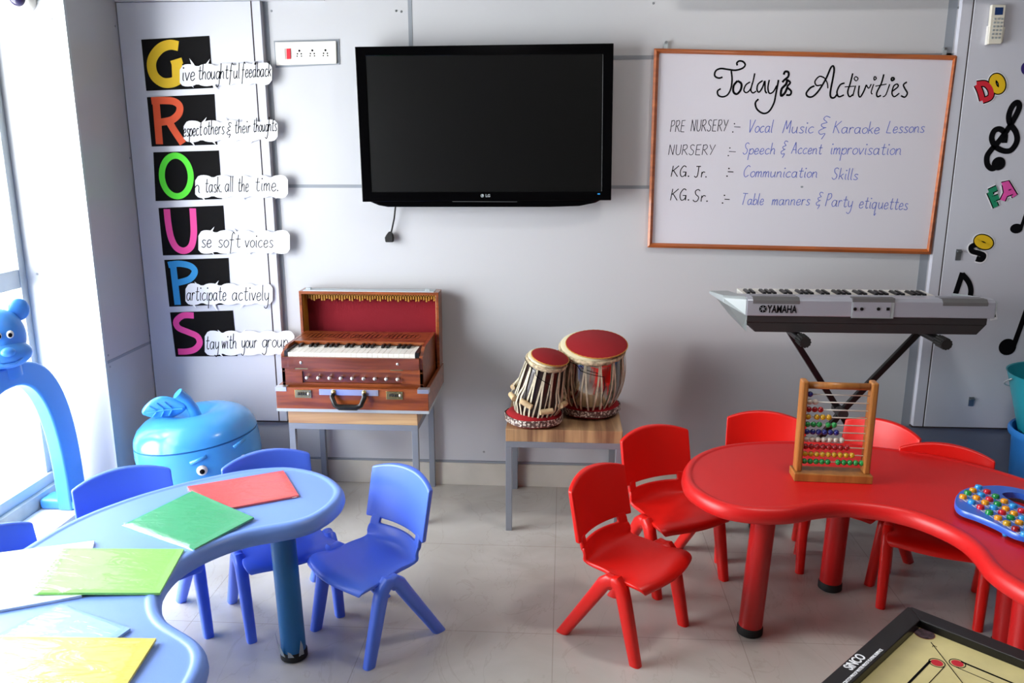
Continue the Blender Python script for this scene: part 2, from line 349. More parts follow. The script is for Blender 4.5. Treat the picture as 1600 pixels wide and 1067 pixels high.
# ------------------------------------------------------------------ handwriting strokes
BOWL = [(.85, .8), (.5, 1), (.15, .75), (.1, .35), (.35, 0), (.7, .2), (.85, .8)]
G = {
 'a': [BOWL, [(.85, 1), (.84, .25), (1.02, 0)]], 'b': [[(.1, 2), (.1, 0)], [(.1, .5), (.45, 1), (.8, .7), (.75, .2), (.4, 0), (.1, .25)]],
 'c': [[(.8, .85), (.5, 1), (.15, .7), (.12, .3), (.45, 0), (.85, .2)]], 'd': [BOWL, [(.85, 2), (.84, .25), (1.02, 0)]],
 'e': [[(.1, .45), (.75, .6), (.6, .98), (.3, .95), (.1, .45), (.25, .06), (.55, 0), (.85, .25)]],
 'f': [[(.85, 1.75), (.6, 2), (.4, 1.5), (.35, .5), (.25, -.8)], [(.05, 1), (.75, 1)]],
 'g': [BOWL, [(.85, 1), (.85, -.5), (.5, -1), (.1, -.75)]], 'h': [[(.1, 2), (.1, 0)], [(.1, .5), (.45, 1), (.75, .75), (.75, .2), (.92, 0)]],
 'i': [[(.2, 1), (.2, .2), (.38, 0)], [(.2, 1.5), (.26, 1.56), (.2, 1.62), (.14, 1.56), (.2, 1.5)]],
 'k': [[(.1, 2), (.1, 0)], [(.7, 1), (.12, .45)], [(.3, .6), (.75, 0)]], 'l': [[(.12, 2), (.14, .25), (.35, 0)]],
 'm': [[(.1, 1), (.1, 0)], [(.1, .6), (.35, 1), (.5, .75), (.5, 0)], [(.5, .6), (.8, 1), (.95, .75), (.95, .2), (1.1, 0)]],
 'n': [[(.1, 1), (.1, 0)], [(.1, .6), (.45, 1), (.72, .75), (.72, .2), (.9, 0)]],
 'o': [[(.5, 1), (.15, .75), (.12, .3), (.45, 0), (.8, .3), (.8, .75), (.5, 1)]],
 'p': [[(.1, 1), (.08, -1)], [(.1, .55), (.45, 1), (.8, .7), (.75, .2), (.4, 0), (.1, .25)]],
 'q': [BOWL, [(.85, 1), (.83, -1), (1.1, -.7)]], 'r': [[(.1, 1), (.1, 0)], [(.1, .6), (.35, 1), (.65, .88)]],
 's': [[(.75, .88), (.42, 1), (.2, .78), (.45, .5), (.74, .25), (.5, 0), (.1, .12)]],
 't': [[(.42, 1.7), (.36, .3), (.58, 0), (.8, .15)], [(.05, 1.1), (.8, 1.12)]],
 'u': [[(.1, 1), (.12, .3), (.4, 0), (.75, .4), (.78, 1)], [(.78, 1), (.8, .2), (.96, 0)]], 'v': [[(.05, 1), (.4, 0)], [(.4, 0), (.8, 1)]],
 'w': [[(.05, 1), (.3, 0)], [(.3, 0), (.55, .9)], [(.55, .9), (.75, 0)], [(.75, 0), (1.05, 1)]],
 'y': [[(.1, 1), (.14, .35), (.4, .05), (.75, .4)], [(.78, 1), (.74, -.5), (.42, -1), (.05, -.75)]],
 '&': [[(.75, 1.75), (.4, 1.9), (.25, 1.6), (.55, 1.3)], [(.6, 1.25), (.15, 1.05), (.3, .75), (.6, .7)], [(.5, .7), (.05, .35), (.25, 0), (.6, .1), (.4, -.5)]],
 '.': [[(.1, 0), (.2, .06), (.12, .14), (.1, 0)]], '-': [[(.05, .8), (1.1, .72)]], ':': [[(.2, 1.6), (.3, 1.66), (.22, 1.76), (.2, 1.6)], [(.1, -.1), (.2, -.04), (.12, .06), (.1, -.1)]],
 'P': [[(.15, 2), (.05, 0)], [(.1, 1.8), (.6, 2), (.8, 1.5), (.5, 1.05), (.1, 1)]], 'R': [[(.15, 2), (.05, 0)], [(.1, 1.8), (.6, 2), (.8, 1.5), (.5, 1.05), (.1, 1)], [(.3, 1), (.9, 0)]],
 'E': [[(.85, 2), (.15, 1.95)], [(.15, 1.95), (.05, .02)], [(.05, .02), (.8, 0)], [(.1, 1.05), (.7, 1.05)]],
 'N': [[(.05, 0), (.15, 2)], [(.15, 2), (.75, 0)], [(.75, 0), (.9, 2)]], 'U': [[(.1, 2), (.1, .5), (.4, 0), (.8, .4), (.85, 2)]],
 'S': [[(.85, 1.75), (.55, 2), (.2, 1.7), (.35, 1.15), (.75, .75), (.65, .15), (.3, 0), (.02, .3)]], 'Y': [[(.05, 2), (.42, 1)], [(.95, 2), (.25, 0)]],
 'K': [[(.15, 2), (.05, 0)], [(.95, 2), (.1, .95)], [(.3, 1.1), (.95, 0)]], 'G': [[(.85, 1.75), (.5, 2), (.12, 1.3), (.12, .5), (.4, 0), (.8, .3), (.85, .85)], [(.45, .85), (.95, .85)], [(.9, .85), (.9, 0)]],
 'J': [[(.2, 2), (1, 2)], [(.65, 2), (.62, .4), (.35, 0), (.05, .25)]], 'V': [[(.02, 2), (.4, 0)], [(.4, 0), (1, 2)]],
 'M': [[(.05, 0), (.25, 2)], [(.25, 2), (.55, .6)], [(.55, .6), (.95, 2)], [(.95, 2), (1.05, 0)]], 'L': [[(.3, 2), (.08, .05)], [(.08, .05), (.85, 0)]],
 'A': [[(.02, 0), (.5, 2)], [(.5, 2), (.95, 0)], [(.2, .7), (.75, .7)]], 'C': [[(.95, 1.75), (.6, 2), (.15, 1.3), (.15, .5), (.5, 0), (.95, .35)]], 'T': [[(.02, 2), (1.05, 1.95)], [(.55, 1.97), (.4, 0)]],
}
def write(mb, word, u0, u1, v, xh, y, hw=.0012, slant=.12, dv=0.0, th=.0004):
    """one handwritten word on the wall plane y, baseline from photo point (u0, v) to (u1, v + dv)"""
    adv, cur = [], 0
    for ch in word:
        w = max(p[0] for st in G[ch] for p in st); adv.append(cur); cur += w + (.12 if ch.islower() else .22)
    cur -= .15; kx = (u1 - u0) / cur
    for ch, a in zip(word, adv):
        for st in G[ch]:
            pts = []
            for q in smooth_path(st, 3):
                X = (q[0] + a) * kx; Y = q[1] * xh
                pts.append(W(u0 + X + Y * slant, v + dv * X / max(1, u1 - u0) - Y, y))
            mb.ribbon(pts, hw, FRONT * th)

# ================================================================== THE SETTING
XL, XC, YC = -2.195, -1.88, -.41          # window plane, column side face, column front face
ZT = 2.75
f = MB().box((-2.3, -6.6, -.06), (3.0, .02, 0)).build('floor', 'tile'); struct(f)
w = MB().box((-2.4, 0, 0), (3.0, .12, ZT)).build('wall_back', 'wall'); struct(w)
MB().box((-1.29, -.006, .108), (1.50, .01, .118)).build('seam', 'seam', w)
for a, c in (((-1.20, -.0015, 1.362), (1.56, .01, 1.376)), ((-.655, -.0015, 1.37), (-.639, .01, 2.3)), ((.16, -.0015, 1.884), (1.56, .01, 1.9)), ((-1.262, -.0015, .118), (-1.243, .01, 2.12)), ((1.505, -.0015, .118), (1.54, .01, 2.2))):
    MB().box(a, c).build('seam', 'seam', w)
sc = MB()
for u, v in ((424, 17), (619, 17), (1021, 5), (1498, 12), (756, 706), (627, 18)):
    p = W(u, v, 0); sc.lathe([(.005, 0), (.004, .002)], 10); 
    bmesh.ops.transform(sc.b, matrix=Matrix.Translation(p) @ Matrix.Rotation(pi / 2, 4, 'X'), verts=sc.b.verts[-20:])
sc.build('screw', 'steel', w)
bb = MB().box((-1.29, -.012, 0), (1.50, 0, .108)).box((1.5, -.012, 0), (3.0, 0, .108)).box((-1.88, -.012, 0), (-1.29, 0, .108)).build('baseboard_back', 'skirt', bevel=.002); struct(bb)
# panel with the paper signs on the left
pl = MB().box((-1.876, -.03, .302), (-1.305, 0, 2.12)).build('wall_panel_left', 'whitepanel', bevel=.001); struct(pl)
MB().box((-1.300, -.028, .302), (-1.266, 0, 2.12)).build('panel_strip', 'whitepanel', pl)
MB().box((-1.876, -.026, .294), (-1.262, 0, .302)).build('panel_shadow_gap', 'darkseam', pl)  # dark strip painted as the shadow line under the panel edge
MB().box((-1.306, -.027, .302), (-1.299, 0, 2.12)).build('panel_joint', 'darkseam', pl)
t1 = MB().box((-1.88, -.034, 2.122), (-1.0, 0, 2.30)).build('trim_1', 'wall', bevel=.002); struct(t1)
# panel with the music stickers on the right
pr = MB().box((1.592, -.03, .338), (2.9, 0, 2.4)).build('wall_panel_right', 'whitepanel', bevel=.001); struct(pr)
MB().box((1.546, -.028, .338), (1.586, 0, 2.4)).build('panel_strip', 'whitepanel', pr)
MB().box((1.54, -.026, .331), (2.9, 0, .338)).build('panel_shadow_gap', 'darkseam', pr)  # same painted shadow line below the right panel
MB().box((1.585, -.027, .338), (1.593, 0, 2.4)).build('panel_joint', 'darkseam', pr)
MB().box((1.5, -.008, .118), (2.9, 0, .331)).build('kick_board', 'kick', pr)  # lower wall strip, the panel's shade put into its blue-grey
for u, v, h in ((1497, 398, 17), (1517, 627, 14)):
    a, c = W(u - 3, v - h / 2, -.03), W(u + 3, v + h / 2, -.03)
    m = MB().box((a.x, -.034, a.z), (c.x, -.03, c.z)); m.cyl((a.x + .002, -.04, a.z - .008), (c.x, -.04, a.z - .008), .004); m.build('latch', 'steel', pr)
# column in the corner
cl = MB().box((XL - .1, YC, 0), (XC, 0, ZT)).build('wall_column', 'column'); struct(cl)
MB().box((XC, YC, .66), (XC + .0015, 0, .672)).build('seam', 'seam', cl)
MB().box((XC - .005, YC - .004, 0), (XC + .004, YC + .012, ZT)).build('corner_trim', 'alu', cl)
sc = MB()
for u, v in ((102, 30), (180, 41), (130, 250), (203, 247), (169, 555), (172, 573), (234, 524), (236, 537)):
    p = Xp(u, v, XC + .0003); sc.box((p.x, p.y - .004, p.z - .004), (p.x + .0015, p.y + .004, p.z + .004))
for u, v in ((80, 30), (58, 428), (136, 428)):
    p = W(u, v, YC); sc.box((p.x - .004, YC - .0015, p.z - .004), (p.x + .004, YC, p.z + .004))
sc.build('screw', 'steel', cl)
# window wall on the left
wl = MB().box((XL - .12, -6.6, 2.22), (XL, YC, ZT)).box((XL - .12, -6.6, 0), (XL, -2.72, 2.22)).build('wall_left', 'farwall'); struct(wl)  # unseen solid part added to shorten the window for light falloff
k = MB().box((XL - .12, -2.72, 0), (XL + .065, YC, .15)).build('trim_2', 'kerb', bevel=.003); struct(k)
k = MB().box((XL + .065, -2.72, 0), (-1.955, YC, .09)).build('trim_3', 'marble', bevel=.003); struct(k)
wn = MB().box((XL - .05, -2.72, .15), (XL + .045, YC, .195)).box((XL - .05, -2.72, 2.17), (XL + .02, YC, 2.22)).box((XL - .045, -2.70, .985), (XL + .026, YC - .002, 1.06))
for y in (YC - .04, -1.6, -2.72): wn.box((XL - .05, y, .195), (XL + .03, y + .04, 2.17))
wn = wn.build('window_1', 'alu', bevel=.002); struct(wn)
for y0, y1 in ((-1.56, YC - .04), (-2.68, -1.6)):
    for z0, z1 in ((.195, .985), (1.06, 2.17)): MB().box((XL - .012, y0, z0), (XL - .008, y1, z1)).build('pane', 'glass', wn)
# the rest of the room, behind and beside the camera
struct(MB().box((3.0, -6.6, 0), (3.1, .12, ZT)).build('wall_right', 'farwall'))
struct(MB().box((-2.3, -6.7, 0), (3.1, -6.6, ZT)).build('wall_rear', 'farwall'))
struct(MB().box((-2.4, -6.7, ZT), (3.1, .12, ZT + .1)).build('ceiling', 'ceiling'))
# the yard outside
struct(MB().box((-14, -9, -.3), (XL - .12, 9, -.02)).build('ground_outside', 'outside'))
o = MB().box((-7.0, 1.2, -.02), (-3.0, 1.4, .62)).build('wall_outside', 'brick'); struct(o)

# ================================================================== THINGS ON THE WALLS
def lamp_ac():
    t = thing('air_conditioner', 'white split air conditioner above the whiteboard, its underside at the frame top', 'air conditioner', (1.05, 0, 2.145))
    MB().rings([[(x, y, z) for y, z in ((0, 2.45), (-.15, 2.45), (-.21, 2.40), (-.21, 2.165), (-.19, 2.147), (0, 2.145))] for x in (.5, 1.6)]).build('body', 'ivory', t, bevel=.004)
    MB().box((.58, -.18, 2.141), (1.52, -.12, 2.146)).build('louvre', 'white', t)
lamp_ac()

def socket_plate():
    p = lambda u, v, y=0: W(u, v, y)
    a, c = p(429, 62), p(530.5, 101)
    t = thing('switch_socket_board', 'white electrical board with red switch and three sockets beside the television', 'switchboard', ((a.x + c.x) / 2, 0, c.z))
    MB().poly([p(428, 64), p(530, 61), p(531, 101), p(431, 106)], (0, -.003, 0)).build('backing_frame', 'seam', t)
    MB().poly([p(431, 66.5), p(526, 64.5), p(527, 99.5), p(433, 102.5)], (0, -.011, 0)).build('plate', 'white', t, bevel=.002)
    MB().poly([p(437, 77), p(447, 76.5), p(447.5, 93.5), p(437.5, 94)], (0, -.014, 0)).build('switch', 'white', t, bevel=.001)
    MB().poly([p(449, 76.5), p(455.5, 76.2), p(456, 92.5), p(449.5, 93)], (0, -.014, 0)).build('indicator_switch', 'p_red', t, bevel=.001)
    for u in (467.7, 488, 508.5):
        m = MB()
        for du, dv, r in ((0, -4.5, .0036), (-3, .3, .0025), (3, .3, .0025), (-3.4, 4, .0022), (3.4, 4, .0022)):
            q = p(u + du, 83.8 + dv - (u - 467) * .02, -.011); m.cyl((q.x, -.0118, q.z), (q.x, -.010, q.z), r * 1.25, 10)
        m.build('socket', 'ink', t)
socket_plate()

def television():
    yF, yB = -.105, -.04
    Q = lambda u, v, y=yF: W(u, v, y)
    c = Q(760, 320)
    t = thing('television', 'black wall-mounted flat screen television between sign cards and whiteboard', 'television', (c.x, 0, c.z))
    out = [Q(554, 73), Q(959, 67.5), Q(955, 313), Q(566, 315.5)]
    inn = [Q(571.5, 87.5), Q(941.5, 85.5), Q(939.5, 298.5), Q(581, 299.5)]
    off = Vector((0, yB - yF, 0))
    m = MB(); o1 = [m.v(p + FRONT * 0) for p in out]; i1 = [m.v(p) for p in inn]; i2 = [m.v(p + Vector((0, .0025, 0))) for p in inn]
    sl = [Vector(((p.x - c.x) * 1.0 + c.x, 0, p.z)) for p in out]
    o2 = [m.v(p + Vector((0, .03, 0))) for p in out]; o3 = [m.v(p * .97 + (sum(out, Vector()) / 4) * .03 + Vector((0, .065, 0))) for p in out]
    for i in range(4):
        j = (i + 1) % 4
        m.f([o1[i], i1[i], i1[j], o1[j]]); m.f([i1[i], i2[i], i2[j], i1[j]]); m.f([o2[i], o1[i], o1[j], o2[j]]); m.f([o3[i], o2[i], o2[j], o3[j]])
    m.f(o3)
    bz = m.build('bezel', 'glossblack', t, bevel=.004)
    MB().poly([p + Vector((0, .002, 0)) for p in inn], (0, .003, 0)).build('screen', 'screen', t)
    ch = [(576, 314.5), (592, 321), (606, 323.5), (860, 323.5), (905, 322), (930, 317), (938, 313)]
    MB().poly([Q(u, v, yF + .006) for u, v in ch], (0, .045, 0)).build('chin', 'glossblack', t, bevel=.003)
    a, b_ = Q(707, 314.6, yF - .001), Q(808, 315.6, yF - .001)
    MB().box((a.x, yF - .0015, b_.z), (b_.x, yF, a.z)).build('trim_bar', 'steel', t)
    q = Q(753.5, 305.7, yF - .001); lg = MB().lathe([(.0068, 0), (.0068, .001)], 24)
    bmesh.ops.transform(lg.b, matrix=Matrix.Translation(q) @ WALLROT, verts=lg.b.verts); lg.build('logo_disc', 'alu', t)
    m = MB(); cx, cz = q.x, q.z
    m.ribbon([(cx - .002, q.y - .0012, cz + .0035), (cx - .002, q.y - .0012, cz - .003), (cx + .001, q.y - .0012, cz - .003)], .0006, FRONT * .0003)
    m.ribbon([(cx + .0045 * cos(a), q.y - .0012, cz + .0045 * sin(a)) for a in [pi * .5 + i * .2 for i in range(25)]], .0005, FRONT * .0003); m.build('logo_face', 'ink', t)
    q = Q(762.3, 305.9, yF - .001); text_mesh('logo_lettering', 'LG', .0165, 'alu', t, Matrix.Translation(q) @ WALLROT, bold=.0003)
    q = Q(936, 303, yF - .001); MB().box((q.x - .006, q.y - .0005, q.z - .002), (q.x + .004, q.y + .001, q.z + .002)).build('power_light', 'b_sky', t)
    MB().box((-.55, -.045, 1.4), (-.12, 0, 1.75)).build('wall_bracket', 'black', t)
    p0, p1 = W(618, 322, -.035), W(611.5, 362, -.02)
    cd = MB().tube([p0 + Vector((.01, 0, .1)), p0, (p0 + p1) / 2 + Vector((.003, 0, 0)), p1], .0035, 10).build('power_cord', 'rubber', t, smooth=True)
    q = W(608.5, 371, -.02); m = MB(); m.rings([[(q.x + dx * (1 + .0) * r + s, q.y + dy * r, q.z + dz) for dx, dy in ((-.018, -.012), (.018, -.012), (.018, .012), (-.018, .012))] for r, dz, s in ((.35, .026, .004), (.8, .012, .002), (1.05, 0, 0), (.95, -.02, 0))])
    m.build('plug', 'rubber', cd, bevel=.004)
television()

def whiteboard():
    yF = -.03
    Q = lambda u, v, y=yF: W(u, v, y)
    out = [(1022, 75.5), (1497, 86.5), (1454.5, 397.5), (1011.5, 386.5)]; inn = [(1030, 83), (1488.5, 94), (1448, 389), (1019, 379.5)]
    c = Q(1240, 392)
    t = thing('whiteboard', "wood-framed whiteboard handwritten with today's activities on the back wall", 'whiteboard', (c.x, 0, c.z))
    MB().poly([Q(u, v, -.018) for u, v in inn], (0, .016, 0)).build('writing_surface', 'board', t)
    mids = [((a[0] + b_[0]) / 2, (a[1] + b_[1]) / 2) for a, b_ in zip(out, inn)]
    for i in range(4):
        j = (i + 1) % 4
        a, b_, d, e = out[i], out[j], inn[j], inn[i]; am, bm_ = mids[i], mids[j]
        m = MB()
        m.rings([[W(*a, -.002), W(*a, -.026), W(*am, -.034), W(*e, -.022), W(*e, -.002)], [W(*b_, -.002), W(*b_, -.026), W(*bm_, -.034), W(*d, -.022), W(*d, -.002)]])
        m.build('frame_rail', 'boardframe', t, bevel=.001)
    for u, v in ((1040.5, 71), (1476, 81)):
        a = W(u, v, -.012); m = MB().box((a.x - .008, -.012, a.z - .02), (a.x + .008, -.009, a.z + .014)); h = m.build('hanger', 'alu', t)
        MB().cyl((a.x, 0, a.z + .012), (a.x, -.02, a.z + .012), .0055, 12).build('screw', 'steel', h)
    y = -.0182
    # title, traced stroke by stroke
    k = 350 / 1600; P = lambda pts: px(crop(pts, 1090, 80, k), y)
    m = MB()
    for st, w in (([(178, 185), (150, 192), (122, 175), (130, 140), (165, 124), (215, 130), (270, 136), (320, 122), (340, 98), (325, 75), (298, 70), (280, 84), (284, 102)], 4.5),
              ([(240, 140), (246, 200), (238, 265), (215, 310), (180, 326), (148, 315), (142, 285), (165, 268)], 4.2), ([(285, 212), (258, 245), (256, 290), (280, 306), (308, 275), (312, 232), (285, 212)], 5.5),
              ([(375, 220), (345, 240), (330, 280), (350, 296), (378, 270), (392, 225)], 3.6), ([(408, 158), (396, 215), (380, 275), (395, 298), (418, 285)], 3.6),
              ([(465, 210), (432, 235), (424, 275), (440, 292), (465, 255), (480, 212), (482, 280), (495, 300)], 4), ([(512, 205), (502, 260), (512, 300), (540, 290), (565, 245)], 3.8),
              ([(578, 205), (560, 300), (545, 370), (510, 430), (468, 444), (425, 415), (412, 370), (435, 342)], 4.5),
              ([(615, 168), (625, 146), (648, 150), (648, 180), (620, 205), (605, 222)], 5.5), ([(640, 200), (632, 235), (600, 270), (596, 318), (622, 300), (640, 260)], 6), ([(640, 205), (662, 225), (640, 255), (668, 285), (660, 312), (632, 312)], 5),
              ([(835, 248), (805, 262), (776, 300), (790, 325), (825, 322), (870, 275), (920, 190), (950, 120), (968, 106), (975, 135), (965, 200), (948, 290), (952, 328), (975, 332), (998, 305)], 4.6),
              ([(905, 190), (870, 180), (838, 215), (850, 245), (885, 240)], 3.6), ([(905, 190), (925, 225), (930, 265)], 3),
              ([(1050, 228), (1018, 240), (995, 290), (1008, 325), (1045, 312)], 4), ([(1108, 158), (1090, 230), (1072, 290), (1085, 325), (1108, 310)], 4), ([(1050, 255), (1120, 250)], 2.6),
              ([(1128, 245), (1108, 320)], 3.2), ([(1130, 180), (1146, 195), (1132, 212), (1118, 196), (1130, 180)], 2.6), ([(1155, 245), (1148, 300), (1160, 328), (1185, 290), (1205, 240)], 3.8), ([(1205, 240), (1222, 265), (1240, 235)], 3),
              ([(1258, 235), (1240, 290), (1248, 308)], 3), ([(1268, 180), (1276, 195), (1262, 206), (1260, 188), (1268, 180)], 3), ([(1330, 165), (1312, 230), (1280, 295), (1285, 325), (1310, 315)], 4), ([(1270, 250), (1350, 235)], 2.6),
              ([(1372, 235), (1345, 310), (1322, 326)], 3), ([(1395, 186), (1404, 200), (1388, 210), (1384, 196), (1395, 186)], 4.5),
              ([(1385, 290), (1430, 255), (1425, 235), (1400, 250), (1388, 300), (1405, 325), (1440, 300)], 3.6), ([(1495, 220), (1470, 240), (1482, 270), (1498, 300), (1480, 328), (1452, 318)], 4)):
        m.ribbon(P(st), w * 1.35 * k / 372, FRONT * .0004)
    m.build('title_lettering', 'ink', t)
    for wd_, u0, u1, v, xh in (('PRE', 1047, 1070, 206, 9), ('NURSERY', 1079, 1137, 205, 9), (':', 1143, 1148, 206, 7.5), ('-', 1146, 1157, 204, 7.5), ('NURSERY', 1044, 1117, 242, 8), (':', 1136, 1141, 243, 7), ('-', 1138, 1150, 241.5, 6)):
        m = MB(); write(m, wd_, u0, u1, v, xh, y, .0013, .1); m.build('handwritten_word', 'greyink', t)
    for wd_, u0, u1, v, xh in (('KG.', 1048, 1077, 276, 8.5), ('Jr.', 1084, 1104, 277, 8.5), (':', 1134, 1139, 275, 7), ('-', 1136, 1146, 273, 6), ('KG.', 1047, 1077, 313, 9), ('Sr.', 1082, 1106, 315, 9.5), (':', 1127, 1132, 317, 7), ('-', 1131, 1140, 316, 6)):
        m = MB(); write(m, wd_, u0, u1, v, xh, y, .0018, .14); m.build('handwritten_word', 'ink', t)
    for wd_, u0, u1, v, xh, dv in (('Vocal', 1168, 1206, 207, 10, 0), ('Music', 1222, 1270, 208, 10, 0), ('&', 1277, 1293, 210, 15, 0), ('Karaoke', 1301, 1373, 208, 9.5, 1), ('Lessons', 1384, 1443, 208, 9.5, -1),
                             ('Speech', 1160, 1210, 241, 9, 0), ('&', 1219, 1228, 241, 11, 0), ('Accent', 1236, 1283, 240, 9, 1), ('improvisation', 1296, 1407, 241, 10, 1),
                             ('Communication', 1160, 1276, 276.5, 9, 1), ('Skills', 1299, 1339, 280, 9, 1), ('Table', 1157, 1192, 320, 9, 0), ('manners', 1205, 1264, 320.5, 9, 0), ('&', 1274, 1283, 321, 11, 0), ('Party', 1289, 1330, 322, 10, 2), ('etiquettes', 1341, 1417, 325, 10, 3)):
        m = MB(); write(m, wd_, u0, u1, v, xh, y, .0014, .22, dv); m.build('handwritten_word', 'blueink', t)
    q = W(1253, 292, y); MB().ball((q.x, q.y, q.z), .006, 10, 6, (1, .1, .7)).build('smudge', 'seam', t)
whiteboard()

# --- six letter cards with a torn-cloud speech strip each
yP = -.03
def strokes_px(mb, lst, y, th, k=5):
    for i_, (pts, hw, sm, closed) in enumerate(lst):
        pp = px(pts, y, k, closed) if sm else [W(u, v, y) for u, v in pts]
        mb.ribbon(pp, hw / 372, FRONT * (th + i_ * .0004), closed)
c1 = lambda pts: crop(pts, 200, 40, .2624); c2 = lambda pts: crop(pts, 0, 300, .2906)
LET = {
 'G': ('p_yellow', [(c1([(300, 122), (250, 114), (195, 134), (152, 185), (140, 240), (158, 300), (205, 338), (258, 340), (300, 322)]), 7.4, 1, 0), (c1([(297, 345), (291, 218)]), 8.4, 0, 0), (c1([(259, 228), (324, 208)]), 4.5, 0, 0)]),
 'R': ('p_orange', [(c1([(165, 428), (188, 706)]), 5.8, 0, 0), (c1([(140, 448), (215, 446), (275, 452), (308, 480), (302, 525), (260, 562), (190, 576)]), 5.6, 1, 0), (c1([(238, 560), (270, 615), (328, 702)]), 5.8, 0, 0)]),
 'O': ('p_lime', [(c1([(288 + 86 * cos(a) + 6 * sin(a), 895 + 121 * sin(a)) for a in [2 * pi * i / 16 for i in range(16)]]), 4.9, 1, 1)]),
 'U': ('p_pink', [(c2([(897, 92), (905, 170), (920, 245), (948, 298), (990, 316), (1028, 292), (1042, 230), (1040, 150), (1036, 88)]), 5.4, 1, 0)]),
 'P': ('p_cyan', [(c2([(928, 372), (956, 606)]), 5.4, 0, 0), (c2([(905, 392), (965, 385), (1025, 398), (1048, 428), (1020, 468), (955, 488)]), 5.2, 1, 0)]),
 'S': ('p_pink', [(c2([(1042, 664), (985, 664), (948, 695), (960, 730), (1010, 752), (1060, 775), (1074, 812), (1048, 845), (1005, 857), (958, 858)]), 5.2, 1, 0)]),
}
CARDS = [
 ('G', 'yellow G', 'Give thoughtful feedback', [(221, 62), (327, 56), (333, 137.5), (229, 142)], (279, 427, 104, 133), [('ive', 284, 304, 126, 11.5, -1), ('thoughtful', 309, 374, 124, 11, -2), ('feedback', 377, 423, 121, 11, -2)], [(296, 91, 1), (328, 92, -1), (340, 141, -1), (303, 137, -1), (399, 95, -1)]),
 ('R', 'orange R', 'Respect others', [(230, 152), (335, 147), (339.5, 226), (237.5, 229)], (285, 436, 192, 220), [('espect', 286, 315, 213, 10.5, -2), ('others', 318, 350, 210, 10.5, -1), ('&', 354, 362, 210, 9, 0), ('their', 366, 391, 208, 10, -1), ('thoughts', 395, 432, 206, 10, -2)], [(323, 183, -1), (305, 229, -1), (338, 227, -1), (388, 226, 1), (350, 182, 1)]),
 ('O', 'green O', 'On task', [(240, 238), (342, 235), (347, 311), (243.5, 314)], (303, 452, 277, 307), [('n', 302.5, 312, 301, 11, 0), ('task.', 320, 346, 300, 11, 0), ('all', 351, 364, 299, 11, 0), ('the', 371, 388, 299, 11, 0), ('time.', 398, 435, 298, 11, 0)], [(318, 273, 1), (321, 314, -1), (383, 314, -1), (430, 311, 1)]),
 ('U', 'pink U', 'Use soft voices', [(248, 325), (349, 321), (354, 397), (255, 399)], (308, 455, 363, 394), [('se', 314, 330, 386, 10.5, 0), ('soft', 340, 375, 386, 10.5, 0), ('voices', 382, 426, 386, 10, 0)], [(335, 354, -1), (335, 398, -1), (392, 399, -1), (420, 399, 1), (363, 355, 1)]),
 ('P', 'blue P', 'Participate actively', [(257, 406), (357, 403), (361.5, 475.5), (265, 479)], (288, 428, 446, 474), [('articipate', 291, 353, 469, 11, 0), ('actively', 362, 419, 469, 11, 0)], [(304, 440, 1), (342, 438, -1), (307, 482, -1), (340, 486, -1), (375, 482, 1)]),
 ('S', 'pink S', 'Stay with your group', [(266, 488), (364, 485), (371, 556), (275, 557)], (318, 462, 520, 553), [('tay', 321, 341, 545, 10.5, 0), ('with', 346, 369, 544, 10.5, 0), ('your', 377, 401, 543, 10.5, 0), ('group', 409, 449, 542, 10.5, 0)], [(340, 515, 1), (349, 558, -1), (384, 557, -1), (432, 556, 1), (384, 514, -1)]),
]
ORD = ['topmost', 'second from top', 'third from top', 'fourth from top', 'fifth from top', 'lowest']
for i, (ch, nm, txt, quad, (u0, u1, v0, v1), words, tails) in enumerate(CARDS):
    a = W(quad[3][0], quad[3][1], yP)
    t = thing('letter_card', f'black card with {nm} and white strip, {ORD[i]} in the white panel column', 'sign card', (a.x, yP, a.z), 0, 'letter cards spelling groups')
    MB().poly([W(u, v, yP) for u, v in quad], (0, -.0025, 0)).build('card', 'blackpaper', t)
    m = MB(); col, st = LET[ch]; strokes_px(m, st, yP - .0025, .0012); m.build('letter', col, t)
    # scalloped strip
    yb = yP - .008; n = 5; wv = (u1 - u0) / n; top, bot = [], []
    sl = -3 if i == 0 else (-2 if i == 1 else 0)
    for k in range(n):
        for q in range(7):
            x = (q + .5) / 7; s = sqrt(max(0, 1 - (2 * x - 1) ** 2))
            u = u0 + (k + x) * wv; lift = 5.0; endL = max(0, 1 - (k + x) * wv / 9) ** 2 * 9; endR = max(0, 1 - (n - k - x) * wv / 9) ** 2 * 7
            sh = sl * (k + x) / n
            top.append((u, v0 + 3.5 - lift * 1.4 * s + sh + endL + endR)); bot.append((u, v1 - 3.5 + lift * 1.2 * s + sh - endL * .6 - endR))
    m = MB(); m.poly([W(u, v, yb) for u, v in top + bot[::-1]], (0, -.0012, 0))
    for tu, tv, d in tails:
        base = v0 + 7 if tv < v0 else v1 - 6
        m.poly([W(tu, tv, yb), W(tu + 7 * d, tv + (base - tv) * .45, yb), W(tu + 13 * d, base, yb), W(tu + 4 * d, base, yb), W(tu + 3.2 * d, tv + (base - tv) * .5, yb)][::(1 if d > 0 else -1)], (0, -.0011, 0))
    sp = m.build('speech_strip', 'paper', t)
    for wd_, a0, a1, v, xh, dv in words:
        m = MB(); write(m, wd_, a0, a1, v + .5, xh * 1.12, yb - .0013, .0018, .05, dv); m.build('handwritten_word', 'ink', sp)

